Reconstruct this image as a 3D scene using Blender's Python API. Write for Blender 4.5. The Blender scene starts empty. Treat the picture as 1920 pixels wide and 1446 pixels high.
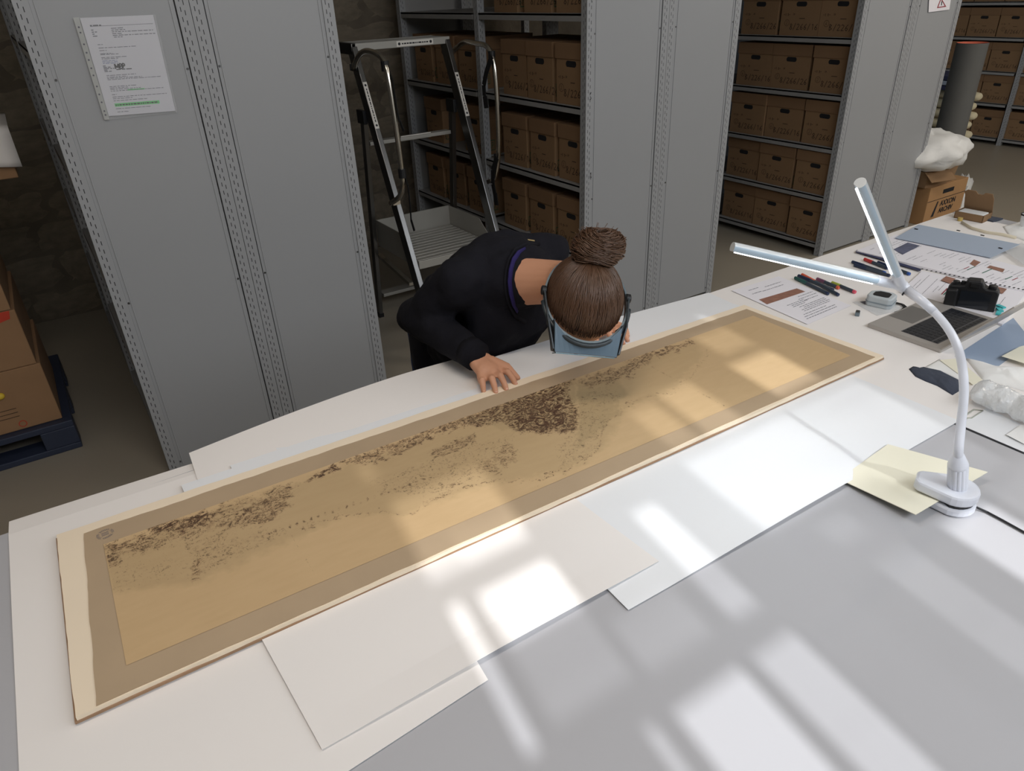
import bpy, math, random
import numpy as np
from mathutils import Vector, Matrix, Euler, noise as mnoise
random.seed(7)
C = bpy.context.scene.collection
S = bpy.context.scene
PI = math.pi
V = Vector
# ---------------------------------------------------------------- camera
CF, CYAW, CPITCH, CROLL, CD, CH = 1329.032, 0.5637, 0.5125, -0.0431, 2.967, 1.8147
def cam_axes():
    cy, sy, cp, sp = math.cos(CYAW), math.sin(CYAW), math.cos(CPITCH), math.sin(CPITCH)
    f = V((sy*cp, cy*cp, -sp)); r = V((cy, -sy, 0)); u = r.cross(f)
    cr, sr = math.cos(CROLL), math.sin(CROLL)
    return r*cr+u*sr, u*cr-r*sr, f
CR, CU, CFW = cam_axes()
CP = V((0, -CD, CH))
cam = bpy.data.cameras.new('camera'); camo = bpy.data.objects.new('camera', cam); C.objects.link(camo)
cam.sensor_fit = 'HORIZONTAL'; cam.sensor_width = 36; cam.lens = CF/1920*36; cam.clip_start = .05; cam.clip_end = 60
M = Matrix((( CR.x, CU.x, -CFW.x, CP.x), (CR.y, CU.y, -CFW.y, CP.y), (CR.z, CU.z, -CFW.z, CP.z), (0, 0, 0, 1)))
camo.matrix_world = M
S.camera = camo
def ray(x, y): return CFW + CR*((x-960)/CF) - CU*((y-723)/CF)
def at(x, y, z):
    d = ray(x, y); return CP + d*((z-CH)/d.z)
def aty(x, y, Y):
    d = ray(x, y); return CP + d*((Y+CD)/d.y)
def atx(x, y, X):
    d = ray(x, y); return CP + d*(X/d.x)
# ---------------------------------------------------------------- world, sun, big lights, exposure
S.view_settings.view_transform = 'Standard'
try: S.view_settings.look = 'None'
except Exception: pass
S.view_settings.gamma = 1; S.view_settings.use_curve_mapping = False
S.view_settings.exposure = 0.0
w = bpy.data.worlds.new('world'); S.world = w; w.use_nodes = True
bgn = w.node_tree.nodes['Background']; bgn.inputs[0].default_value = (.75, .86, 1, 1); bgn.inputs[1].default_value = 1.0
SUNK = 0.814            # fall per metre travelled towards the shelves
def light(name, kind, loc, energy, color=(1, 1, 1), size=1, sizey=None, to=None):
    l = bpy.data.lights.new(name, kind); o = bpy.data.objects.new(name, l); C.objects.link(o); o.location = loc
    l.energy = energy; l.color = color
    if kind == 'AREA':
        l.size = size
        if sizey: l.shape = 'RECTANGLE'; l.size_y = sizey
    if to is not None:
        o.rotation_euler = (V(to)-V(loc)).to_track_quat('-Z', 'Y').to_euler()
    return o
sun = light('sun', 'SUN', (0, -8, 6), 4.2, (.985, .99, 1)); sun.data.angle = math.radians(.6)
sun.rotation_euler = V((.14, 1, -SUNK)).to_track_quat('-Z', 'Y').to_euler()
# daylight of the big windows behind the photographer, and the lamps of the hall
light('window_daylight', 'AREA', (1.7, -4.3, 3.0), 67, (.91, .95, 1), 4.6, .8, (1.7, -2.0, .9))
light('window_daylight_right', 'AREA', (7.5, -4.3, 2.6), 60, (1, .97, .93), 5.0, 1.2, (7.0, 0.5, .6))
light('ceiling_luminaire_light', 'AREA', (.2, -2.0, 3.35), 17, (1, .88, .76), 1.2, .3, (.2, -2.0, 0))
light('ceiling_hall_light', 'AREA', (5.5, -1.8, 3.35), 30, (1, .9, .78), 2.4, .3, (5.5, -1.8, 0))

# ---------------------------------------------------------------- mesh helpers
def tag(o, label=None, cat=None, group=None, kind=None):
    if label: o['label'] = label
    if cat: o['category'] = cat
    if group: o['group'] = group
    if kind: o['kind'] = kind
    return o
def empty(name, loc, label=None, cat=None, group=None, rz=0):
    o = bpy.data.objects.new(name, None); C.objects.link(o); o.location = loc; o.rotation_euler = (0, 0, rz)
    o.empty_display_size = .05
    return tag(o, label, cat, group)
def wloc(o):
    l = V((0, 0, 0))
    while o is not None: l += o.location; o = o.parent
    return l
class MB:
    def __init__(s): s.v = []; s.f = []; s.m = []
    def add(s, vs, fs, mi=0):
        n = len(s.v); s.v += [V(v) for v in vs]
        s.f += [tuple(i+n for i in f) for f in fs]; s.m += [mi]*len(fs); return s
    def box(s, a, b, mi=0, T=None):
        x0, y0, z0 = a; x1, y1, z1 = b
        vs = [V(p) for p in ((x0,y0,z0),(x1,y0,z0),(x1,y1,z0),(x0,y1,z0),(x0,y0,z1),(x1,y0,z1),(x1,y1,z1),(x0,y1,z1))]
        if T is not None: vs = [T @ p for p in vs]
        return s.add(vs, [(0,3,2,1),(4,5,6,7),(0,1,5,4),(1,2,6,5),(2,3,7,6),(3,0,4,7)], mi)
    def bar(s, p, q, w_, t_, up=(0, 0, 1), mi=0):
        p, q = V(p), V(q); d = (q-p).normalized(); a = d.cross(V(up)).normalized()*w_/2; b = d.cross(a).normalized()*t_/2
        vs = [p-a-b, p+a-b, p+a+b, p-a+b, q-a-b, q+a-b, q+a+b, q-a+b]
        return s.add(vs, [(0,3,2,1),(4,5,6,7),(0,1,5,4),(1,2,6,5),(2,3,7,6),(3,0,4,7)], mi)
    def tube(s, pts, r, seg=12, mi=0, flat=None, caps=True, up=None, round_=False):
        pts = [V(p) for p in pts]; n = len(pts)
        rr = [r]*n if not hasattr(r, '__len__') else list(r)
        if round_:      # round ends: extra rings
            d0 = (pts[1]-pts[0]).normalized(); d1 = (pts[-1]-pts[-2]).normalized()
            r0, r1 = rr[0], rr[-1]
            pre = [(pts[0]-d0*r0*math.cos(a), r0*math.sin(a)) for a in (.25, .7, 1.15)]
            post = [(pts[-1]+d1*r1*math.cos(a), r1*math.sin(a)) for a in (1.15, .7, .25)]
            pts = [p for p, _ in pre]+pts+[p for p, _ in post]; rr = [q for _, q in pre]+rr+[q for _, q in post]; n = len(pts)
        tan = []
        for i in range(n):
            a = pts[max(i-1, 0)]; b = pts[min(i+1, n-1)]; t = (b-a)
            tan.append(t.normalized() if t.length > 1e-9 else V((0, 0, 1)))
        u = V(up) if up is not None else (V((0, 0, 1)) if abs(tan[0].z) < .9 else V((1, 0, 0)))
        vs = []; fx, fy = flat if flat else (1, 1)
        for i in range(n):
            t = tan[i]; a = (u - t*u.dot(t))
            a = a.normalized() if a.length > 1e-6 else t.orthogonal().normalized()
            u = a if up is None else V(up); b = t.cross(a)
            for k in range(seg):
                th = 2*PI*k/seg; vs.append(pts[i]+a*(math.cos(th)*rr[i]*fx)+b*(math.sin(th)*rr[i]*fy))
        fs = []
        for i in range(n-1):
            for k in range(seg):
                k2 = (k+1) % seg; fs.append((i*seg+k, i*seg+k2, (i+1)*seg+k2, (i+1)*seg+k))
        if caps: fs.append(tuple(range(seg-1, -1, -1))); fs.append(tuple((n-1)*seg+k for k in range(seg)))
        return s.add(vs, fs, mi)
    def lathe(s, prof, c=(0, 0, 0), seg=32, mi=0, caps=True, T=None):
        c = V(c); vs = []
        for r, z in prof:
            for k in range(seg):
                p = V((r*math.cos(2*PI*k/seg), r*math.sin(2*PI*k/seg), z))
                if T is not None: p = T @ p
                vs.append(c+p)
        n = len(prof); fs = []
        for i in range(n-1):
            for k in range(seg):
                k2 = (k+1) % seg; fs.append((i*seg+k, i*seg+k2, (i+1)*seg+k2, (i+1)*seg+k))
        if caps: fs.append(tuple(range(seg-1, -1, -1))); fs.append(tuple((n-1)*seg+k for k in range(seg)))
        return s.add(vs, fs, mi)
    def prism(s, poly, z0, z1, mi=0, T=None):
        n = len(poly); vs = [V((p[0], p[1], z0)) for p in poly]+[V((p[0], p[1], z1)) for p in poly]
        if T is not None: vs = [T @ v for v in vs]
        return s.add(vs, [tuple(range(n-1, -1, -1)), tuple(range(n, 2*n))]+[(i, (i+1) % n, n+(i+1) % n, n+i) for i in range(n)], mi)
    def sphere(s, c, r, seg=16, rings=10, mi=0, T=None):
        prof = [(max(math.sin(PI*i/rings), .02), -math.cos(PI*i/rings)) for i in range(rings+1)]
        rx, ry, rz = (r, r, r) if not hasattr(r, '__len__') else r
        Mx = Matrix.Diagonal((rx, ry, rz)).to_4x4()
        if T is not None: Mx = T.to_4x4() @ Mx
        return s.lathe(prof, c, seg, mi, True, Mx)
    def mesh(s, name, off=V((0, 0, 0)), smooth=False):
        me = bpy.data.meshes.new(name); me.from_pydata([tuple(v-off) for v in s.v], [], s.f)
        me.polygons.foreach_set('material_index', s.m)
        if smooth: me.polygons.foreach_set('use_smooth', [True]*len(s.f))
        me.validate(); me.update(); return me
    def build(s, name, mats, parent=None, smooth=False, local=False, bevel=0, auto=False):
        off = V((0, 0, 0)) if (parent is None or local) else wloc(parent)
        me = s.mesh(name, off, smooth or auto)
        for m in (mats if isinstance(mats, (list, tuple)) else [mats]): me.materials.append(m)
        o = bpy.data.objects.new(name, me); C.objects.link(o)
        if parent is not None: o.parent = parent
        if bevel:
            b = o.modifiers.new('bevel', 'BEVEL'); b.width = bevel; b.segments = 2; b.limit_method = 'ANGLE'; b.angle_limit = .6
        if auto:
            try: me.set_sharp_from_angle(angle=math.radians(38))
            except Exception: pass
        return o
def ctree(o, parent=None):
    c = o.copy(); C.objects.link(c); c.parent = parent
    for ch in list(o.children): ctree(ch, c)
    return c

# ---------------------------------------------------------------- materials
def srgb(r, g, b):
    f = lambda c: (c/255/12.92 if c/255 <= .04045 else ((c/255+.055)/1.055)**2.4)
    return (f(r), f(g), f(b), 1)
MATS = {}
def mat(name, col, rough=.6, metal=0, var=.06, scale=8, bump=0, bscale=60, spec=.5, emit=None, es=0, trans=0, coat=0, stretch=None, alpha=1):
    if name in MATS: return MATS[name]
    m = bpy.data.materials.new(name); m.use_nodes = True; nt = m.node_tree; N = nt.nodes; L = nt.links
    b = N['Principled BSDF']; b.inputs['Roughness'].default_value = rough; b.inputs['Metallic'].default_value = metal
    b.inputs['Specular IOR Level'].default_value = spec
    tc = N.new('ShaderNodeTexCoord'); mp = N.new('ShaderNodeMapping'); L.new(tc.outputs['Object'], mp.inputs[0])
    if stretch: mp.inputs['Scale'].default_value = stretch
    nz = N.new('ShaderNodeTexNoise'); nz.inputs['Scale'].default_value = scale; nz.inputs['Detail'].default_value = 5; L.new(mp.outputs[0], nz.inputs['Vector'])
    mx = N.new('ShaderNodeMix'); mx.data_type = 'RGBA'
    c = V(col[:3]); mx.inputs[6].default_value = (*(c*(1-var*1.6)), 1); mx.inputs[7].default_value = (*[min(1, k*(1+var*1.6)) for k in c], 1)
    L.new(nz.outputs[0], mx.inputs[0]); L.new(mx.outputs[2], b.inputs['Base Color'])
    if bump:
        n2 = N.new('ShaderNodeTexNoise'); n2.inputs['Scale'].default_value = bscale; n2.inputs['Detail'].default_value = 4; L.new(mp.outputs[0], n2.inputs['Vector'])
        bp = N.new('ShaderNodeBump'); bp.inputs['Strength'].default_value = bump; bp.inputs['Distance'].default_value = .01
        L.new(n2.outputs[0], bp.inputs['Height']); L.new(bp.outputs[0], b.inputs['Normal'])
    if emit: b.inputs['Emission Color'].default_value = emit; b.inputs['Emission Strength'].default_value = es
    if trans: b.inputs['Transmission Weight'].default_value = trans
    if coat: b.inputs['Coat Weight'].default_value = coat
    if alpha < 1: b.inputs['Alpha'].default_value = alpha
    MATS[name] = m; return m
PAPER = mat('paper_white', srgb(236, 232, 229), .75, var=.015, scale=3, bump=.05, bscale=7, spec=.2)
PAPER2 = mat('paper_cool', srgb(232, 234, 237), .7, var=.02, scale=4, bump=.05, bscale=9, spec=.25)
PCREAM = mat('paper_cream', srgb(236, 232, 212), .75, var=.02)
PRINT = mat('page_white', srgb(236, 234, 240), .6, var=.01)
INK = mat('ink_grey', srgb(95, 95, 105), .7, var=.05)
INKD = mat('ink_dark', srgb(35, 35, 40), .7, var=.05)
INKB = mat('ink_blue', srgb(95, 110, 160), .7, var=.05)
INKG = mat('ink_green', srgb(40, 105, 80), .7, var=.05)
INKR = mat('ink_red', srgb(150, 60, 70), .7, var=.05)
HILI = mat('highlighter_green', srgb(90, 205, 110), .6, var=.05)
TABLE = mat('table_laminate', srgb(178, 178, 182), .5, var=.02, scale=2, bump=.01, bscale=300, spec=.3)
TEDGE = mat('table_edge', srgb(70, 72, 75), .5)
RACK = mat('rack_paint', srgb(156, 158, 161), .42, var=.02, scale=1.5, spec=.4)
RACKIN = mat('rack_shelf_paint', srgb(146, 146, 146), .5, var=.03)
FLOOR = mat('floor_resin', srgb(158, 150, 136), .38, var=.05, scale=1.4, spec=.4)
STONE = mat('stone', srgb(128, 118, 103), .95, var=.3, scale=5, bump=.9, bscale=11)
MORTAR = mat('mortar', srgb(112, 103, 90), .95, var=.2, scale=9, bump=.6, bscale=30)
PLASTER = mat('plaster', srgb(200, 198, 192), .9, var=.03)
CARD = mat('cardboard', srgb(140, 112, 84), .85, var=.06, scale=5, bump=.05, bscale=90, spec=.2)
CARDL = mat('cardboard_lid', srgb(132, 104, 78), .85, var=.06, scale=5, spec=.2)
CARDE = mat('cardboard_dark_hole', srgb(22, 22, 26), .9)
PENW = mat('marker_writing', srgb(38, 26, 20), .8)
STAMPG = mat('stamp_green', srgb(70, 100, 70), .8)
ALU = mat('aluminium', srgb(118, 118, 118), .28, .95, var=.08, scale=6, stretch=(1, 1, .1))
ALU2 = mat('aluminium_ribs', srgb(168, 166, 160), .5, .35, var=.04)
STEEL = mat('stainless_tube', srgb(205, 200, 190), .22, 1, var=.05)
BLK = mat('black_plastic', srgb(24, 25, 28), .5, var=.08)
BLKF = mat('black_webbing', srgb(18, 18, 20), .9, var=.1)
STICK = mat('sticker_white', srgb(225, 222, 215), .6)
WPL = mat('white_plastic', srgb(216, 219, 228), .28, var=.01, coat=.3)
LED = mat('led_strip', (1, 1, 1, 1), .4, emit=(.86, .94, 1, 1), es=5)
DIFF = mat('lamp_diffuser', srgb(165, 182, 195), .2, var=.03, coat=.4, emit=(.7, .85, 1, 1), es=.05)
SWEAT = mat('black_sweater', srgb(24, 24, 30), .9, var=.12, scale=12, bump=.25, bscale=40, spec=.15)
JEAN = mat('blue_jeans', srgb(42, 56, 84), .9, var=.15, scale=60, bump=.3, bscale=300, spec=.1)
PURP = mat('purple_shirt', srgb(44, 38, 88), .85, var=.1, bump=.2, bscale=80, spec=.15)
SKIN = mat('skin', srgb(205, 152, 122), .5, var=.05, scale=18, bump=.05, bscale=120, spec=.35)
NAIL = mat('nail', srgb(226, 178, 162), .3)
LIP = mat('lips', srgb(170, 90, 85), .5)
VIS = mat('visor_blue_grey', srgb(88, 108, 124), .35, var=.03, coat=.2)
VISD = mat('visor_dark', srgb(44, 52, 58), .4, var=.03)
BAND = mat('headband_grey', srgb(112, 124, 130), .4)
LENS = mat('visor_lens', srgb(120, 165, 185), .1, coat=.5)
LAPT = mat('laptop_silver', srgb(176, 171, 166), .4, .25, var=.01)
KEY = mat('laptop_key', srgb(32, 34, 40), .5)
BLUEC = mat('blue_grey_card', srgb(165, 178, 196), .6, var=.02)
BUBBLE = mat('clear_film', srgb(235, 238, 240), .08, var=.02, alpha=.62, coat=.8, bump=1.0, bscale=45)
FOAMW = mat('tissue_white', srgb(236, 236, 234), .8, var=.04, bump=.5, bscale=14)
TUBEG = mat('tube_grey', srgb(96, 96, 94), .8, var=.05)
ORNG = mat('tube_inner_orange_lit', srgb(214, 112, 88), .8)
CREAM = mat('cloth_cream', srgb(206, 196, 166), .95, var=.08, bump=.4, bscale=40)
NAVY = mat('folder_navy', srgb(44, 50, 84), .7, var=.1)
PALLET = mat('pallet_plastic', srgb(44, 52, 72), .55, var=.1)
DCARD = mat('old_cardboard', srgb(150, 116, 84), .9, var=.1)
REDP = mat('red_print', srgb(190, 62, 42), .8, var=.12)
YEL = mat('yellow_tape', srgb(225, 190, 60), .6)
CLEAR = mat('clear_plastic', srgb(235, 238, 240), .1, var=.01, alpha=.32, coat=.5)
DKCL = mat('dark_cloth', srgb(62, 68, 82), .95, var=.1, bump=.3, bscale=80)

# rack uprights: sheet steel punched with two rows of slots
def slot_mat(name, xs, pitch=.0318, hl=.0155, hw=.0013):
    m = mat(name, srgb(156, 158, 161), .42, var=.02, scale=1.5, spec=.4)
    nt = m.node_tree; N = nt.nodes; L = nt.links; b = N['Principled BSDF']
    tc = N.new('ShaderNodeTexCoord'); sp = N.new('ShaderNodeSeparateXYZ'); L.new(tc.outputs['Object'], sp.inputs[0])
    def mth(op, a, b_=None):
        n = N.new('ShaderNodeMath'); n.operation = op
        for i, v in enumerate((a, b_)):
            if v is None: continue
            if isinstance(v, (int, float)): n.inputs[i].default_value = v
            else: L.new(v, n.inputs[i])
        return n.outputs[0]
    tot = None
    for i, x in enumerate(xs):
        for ax in (sp.outputs[0], sp.outputs[1]):
            dx = mth('LESS_THAN', mth('ABSOLUTE', mth('SUBTRACT', ax, x)), hw)
            z = mth('MODULO', mth('ADD', sp.outputs[2], pitch*.35*i), pitch)
            k = mth('MULTIPLY', dx, mth('LESS_THAN', z, hl))
            tot = k if tot is None else mth('MAXIMUM', tot, k)
    src = b.inputs['Base Color'].links[0].from_socket
    mx = N.new('ShaderNodeMix'); mx.data_type = 'RGBA'; L.new(tot, mx.inputs[0]); L.new(src, mx.inputs[6]); mx.inputs[7].default_value = srgb(28, 28, 30)
    L.new(mx.outputs[2], b.inputs['Base Color'])
    return m
SLOT = slot_mat('punched_upright', (.013, .026))

# ---------------------------------------------------------------- the setting
def struct(name, mb, m, **k): return tag(mb.build(name, m, **k), kind='structure')
X0, X1, YB, YF, ZC = -2.6, 12.5, 2.3, -4.6, 3.5
struct('floor', MB().box((X0, YF-.2, -.1), (X1, 5.0, 0)), FLOOR)
struct('ceiling', MB().box((X0, YF-.2, ZC), (X1, 5.0, ZC+.1)), PLASTER)
struct('wall_left', MB().box((X0-.2, YF-.2, 0), (X0, 5.0, ZC)), PLASTER)
struct('wall_right', MB().box((X1, YF-.2, 0), (X1+.2, 5.0, ZC)), PLASTER)
struct('wall_back_hall', MB().box((4.4, 4.8, 0), (X1, 5.0, ZC)), PLASTER)
# rough stone wall closing the aisles
wb = struct('wall_back', MB().box((X0, YB+.05, 0), (4.4, YB+.35, ZC)), MORTAR)
ST = []
for k in range(6):
    b = MB(); T = []
    nx, nz = 7, 5
    for i in range(nx):
        for j in range(nz):
            u, v_ = i/(nx-1), j/(nz-1)
            e = 1-min(1, (min(u, 1-u, v_, 1-v_)*5))
            dy = -.016*(1-e**4) - .022*mnoise.noise(V((u*3+k*7, v_*3, k)))
            jx = .05*mnoise.noise(V((v_*4, k*3.1, u*3))); jz = .09*mnoise.noise(V((u*5, k*2.3, 9+v_*3)))
            T.append(V((u-.5+jx, dy, v_-.5+jz)))
    b.add(T, [(i*nz+j, (i+1)*nz+j, (i+1)*nz+j+1, i*nz+j+1) for i in range(nx-1) for j in range(nz-1)])
    me = b.mesh('stone', smooth=True); me.materials.append(STONE); ST.append(me)
z = 0; row = 0
while z < 2.9:
    h = random.uniform(.16, .27); x = X0 if z < 0 else -1.9-random.random()*.3
    while x < 2.7:
        wd = random.uniform(.28, .6)
        if not (.35 < x < .75 and False):
            o = bpy.data.objects.new('stone', ST[random.randrange(6)]); C.objects.link(o); o.parent = wb
            o.location = (x+wd/2, YB+.052, z+h/2); o.scale = (wd-.012, random.uniform(.7, 1.2), h-.012)
        x += wd
    z += h
# unseen window wall behind the photographer: openings and pane tints shaped for sun patches
DX = .308
cells = [(.272,.306,-1.74,-1.84,0.48),(1.25,1.37,-1.74,-1.88,0.6),(1.362,1.384,-1.56,-1.71,0.8),
 (.30,.50,-1.9,-2.155,0.72),(.37,.50,-2.06,-2.155,0.84),(.88,.955,-1.93,-2.11,0.6),(.985,1.09,-1.9,-2.12,0.72),(1.225,1.375,-1.91,-2.10,0.90),
 (.308,.332,-2.20,-2.50,0.96),(.362,.503,-2.205,-2.33,1.00),(.362,.503,-2.33,-2.485,0.48),(.523,.655,-2.375,-2.5,0.48),(.697,.757,-2.2,-2.5,0.74),
 (.88,1.19,-2.14,-2.40,0.60),(.97,1.05,-2.42,-2.5,0.42),(1.18,1.46,-2.14,-2.52,.5),
 (.465,.485,-2.54,-2.9,0.84),(.517,.647,-2.545,-2.95,1.00),(.675,.762,-2.545,-2.95,0.84),(.775,.90,-2.54,-2.9,0.19),
 (.985,1.075,-2.53,-2.85,0.48),(1.165,1.30,-2.55,-2.8,1.00),(1.33,1.5,-2.52,-2.7,0.42)]
wz = lambda y: .957+(y+4.6)*SUNK
rects = [(a-DX, b-DX, wz(d), wz(c), l) for a, b, c, d, l in cells]
xs = sorted({r for q in rects for r in q[:2]} | {X0, X1}); zs = sorted({r for q in rects for r in q[2:4]} | {0, ZC})
wf = MB(); panes = {}
for i in range(len(xs)-1):
    for j in range(len(zs)-1):
        cx, cz = (xs[i]+xs[i+1])/2, (zs[j]+zs[j+1])/2
        lv = [q[4] for q in rects if q[0] < cx < q[1] and q[2] < cz < q[3]]
        if lv: panes.setdefault(max(lv), []).append((xs[i], xs[i+1], zs[j], zs[j+1]))
        else: wf.box((xs[i], YF-.02, zs[j]), (xs[i+1], YF, zs[j+1]))
wfo = struct('wall_front', wf, PLASTER)
for lv, rs in panes.items():
    m = bpy.data.materials.new('sun_patch_glass_%d' % int(lv*100)); m.use_nodes = True; N = m.node_tree.nodes; N.remove(N['Principled BSDF'])
    t = N.new('ShaderNodeBsdfTransparent'); t.inputs[0].default_value = (lv, lv, lv, 1); m.node_tree.links.new(t.outputs[0], N['Material Output'].inputs[0])
    for a, b_, c, d in rs: MB().box((a, YF-.012, c), (b_, YF-.008, d)).build('pane', m, wfo)

# ---------------------------------------------------------------- racks
ZT = 2.35
def rack(name, xl, xr, y0, label, levels, sides, nbay=2, bay=1.03, screws=True):
    r = empty(name, (xl, y0, 0), label, 'shelving')
    mid = (xl+xr)/2
    for bi in range(nbay+1):
        yy = y0+bi*bay
        for ux, flip in ((xl, 0), (mid-.046, 1), (mid+.001, 0), (xr-.045, 1)):
            o = MB().box((0, 0, 0), (.045, .045, ZT)).build('upright', SLOT, r, local=True)
            o.location = (ux-xl, yy-y0 - (0 if bi == 0 else .0225), 0)
            if flip: o.location.x += 0
    for a, b_ in ((xl+.045, mid-.05), (mid+.05, xr-.045)):
        p = MB()
        p.box((a, y0+.004, .02), (b_, y0+.02, ZT)); 
        p.box((a+.012, y0+.0015, .03), (a+.016, y0+.005, ZT)); p.box((b_-.016, y0+.0015, .03), (b_-.012, y0+.005, ZT))
        e = p.build('end_panel', RACK, r, bevel=.0012)
        if screws:
            sc = MB()
            for zz in (.05, .8, 1.6, 2.2):
                for xx in (a+.006, b_-.006): sc.lathe([(.0045, 0), (.004, -.003)], (xx, y0+.0045, zz), 8, T=Matrix.Rotation(-PI/2, 4, 'X'))
            sc.build('screw', ALU, e)['kind'] = 'stuff'
    for side in sides:
        xa, xb = (xl+.003, mid-.01) if side == 'l' else (mid+.01, xr-.003)
        for z in levels:
            for bi in range(nbay):
                ya, yb = y0+bi*bay+.046, y0+(bi+1)*bay-.024
                s = MB().box((xa, ya, z-.012), (xb, yb, z))
                xf = xa if side == 'l' else xb-.02
                s.box((xf, ya, z-.036), (xf+.02, yb, z-.0005))
                s.build('shelf', RACKIN, r, bevel=.001)
    for bi in range(1, nbay+1):       # end cheek behind each frame
        pass
    return r
LV1 = (.09, .48, .87, 1.265, 1.69, 2.1)
rack1 = rack('steel_shelving', .086, 1.137, 0, 'grey steel shelving with the notice in a plastic sleeve on its end panel', LV1, 'lr')
rack2 = rack('steel_shelving', 2.386, 3.459, 0, 'grey steel shelving just behind the bending person, beside the aluminium ladder', LV1, 'lr')
LV3 = (.089, .428, .761, 1.102, 1.445, 1.79, 2.13)
rack3 = rack('steel_shelving', 4.589, 5.732, 0, 'grey steel shelving with a small red triangle warning sign on its end', LV3, 'lr', 2)
LV4 = (.077, .443, .775, 1.12, 1.47, 1.83)
rack4 = rack('steel_shelving', 9.33, 10.4, -1.0, 'far grey steel shelving across the open floor behind the grey tube', LV4, 'l', 4, screws=False)
# solid far end cheeks of the second rack (seen down the aisle)
MB().box((2.39, 2.085, 0), (2.91, 2.10, ZT)).build('back_panel', RACKIN, rack2)
MB().box((2.915, .05, 0), (2.925, 2.09, 1.2)).build('partition_panel', RACKIN, rack2)
MB().box((5.155, .05, 0), (5.165, 2.09, ZT)).build('partition_panel', RACKIN, rack3)
MB().box((9.85, -.95, 0), (9.86, 3.1, ZT)).build('partition_panel', RACKIN, rack4)

# ---------------------------------------------------------------- archive boxes
GLY = {'0': [[(0,0),(1,0),(1,1),(0,1),(0,0)]], '1': [[(.3,.8),(.6,1),(.6,0)]], '2': [[(0,.8),(.4,1),(.9,.8),(.6,.45),(0,0),(1,.05)]],
 '6': [[(.9,1),(.2,.6),(0,.2),(.5,0),(.9,.25),(.5,.5),(.1,.35)]], '8': [[(.5,.5),(.1,.8),(.5,1),(.9,.8),(.5,.5),(0,.2),(.5,0),(1,.2),(.5,.5)]],
 '/': [[(0,-.1),(.9,1.1)]], 'B': [[(0,0),(0,1),(.7,.85),(.1,.52),(.9,.25),(0,0)]], '4': [[(.7,0),(.7,1),(0,.35),(1,.35)]],
 '3': [[(0,.9),(.8,.85),(.3,.55),(.9,.25),(0,0)]], '7': [[(0,1),(1,1),(.4,0)]], '-': [[(0,.5),(1,.5)]], 'A': [[(0,0),(.5,1),(1,0)],[(.2,.4),(.8,.4)]], 'R': [[(0,0),(0,1),(.8,.8),(.1,.5),(.9,0)]]}
def strokes(b, txt, y, z, h, sp=.8, th=.0016, x=-.0007, wob=.1, seed=0):
    rnd = random.Random(seed); cx = 0
    for ch in txt:
        if ch == ' ': cx += h*.6; continue
        for st in GLY[ch]:
            pts = [(cx+p[0]*h*.55+rnd.uniform(-wob, wob)*h*.2, p[1]*h+rnd.uniform(-wob, wob)*h*.2) for p in st]
            for (a0, b0), (a1, b1) in zip(pts, pts[1:]):
                d = math.hypot(a1-a0, b1-b0) or 1; nx, nz = -(b1-b0)/d*th/2, (a1-a0)/d*th/2
                # writing runs towards -y as seen from the aisle
                q = [(a0+nx, b0+nz), (a1+nx, b1+nz), (a1-nx, b1-nz), (a0-nx, b0-nz)]
                b.add([(x, y-p, z+r) for p, r in q], [(0, 1, 2, 3)])
        cx += h*sp
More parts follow.
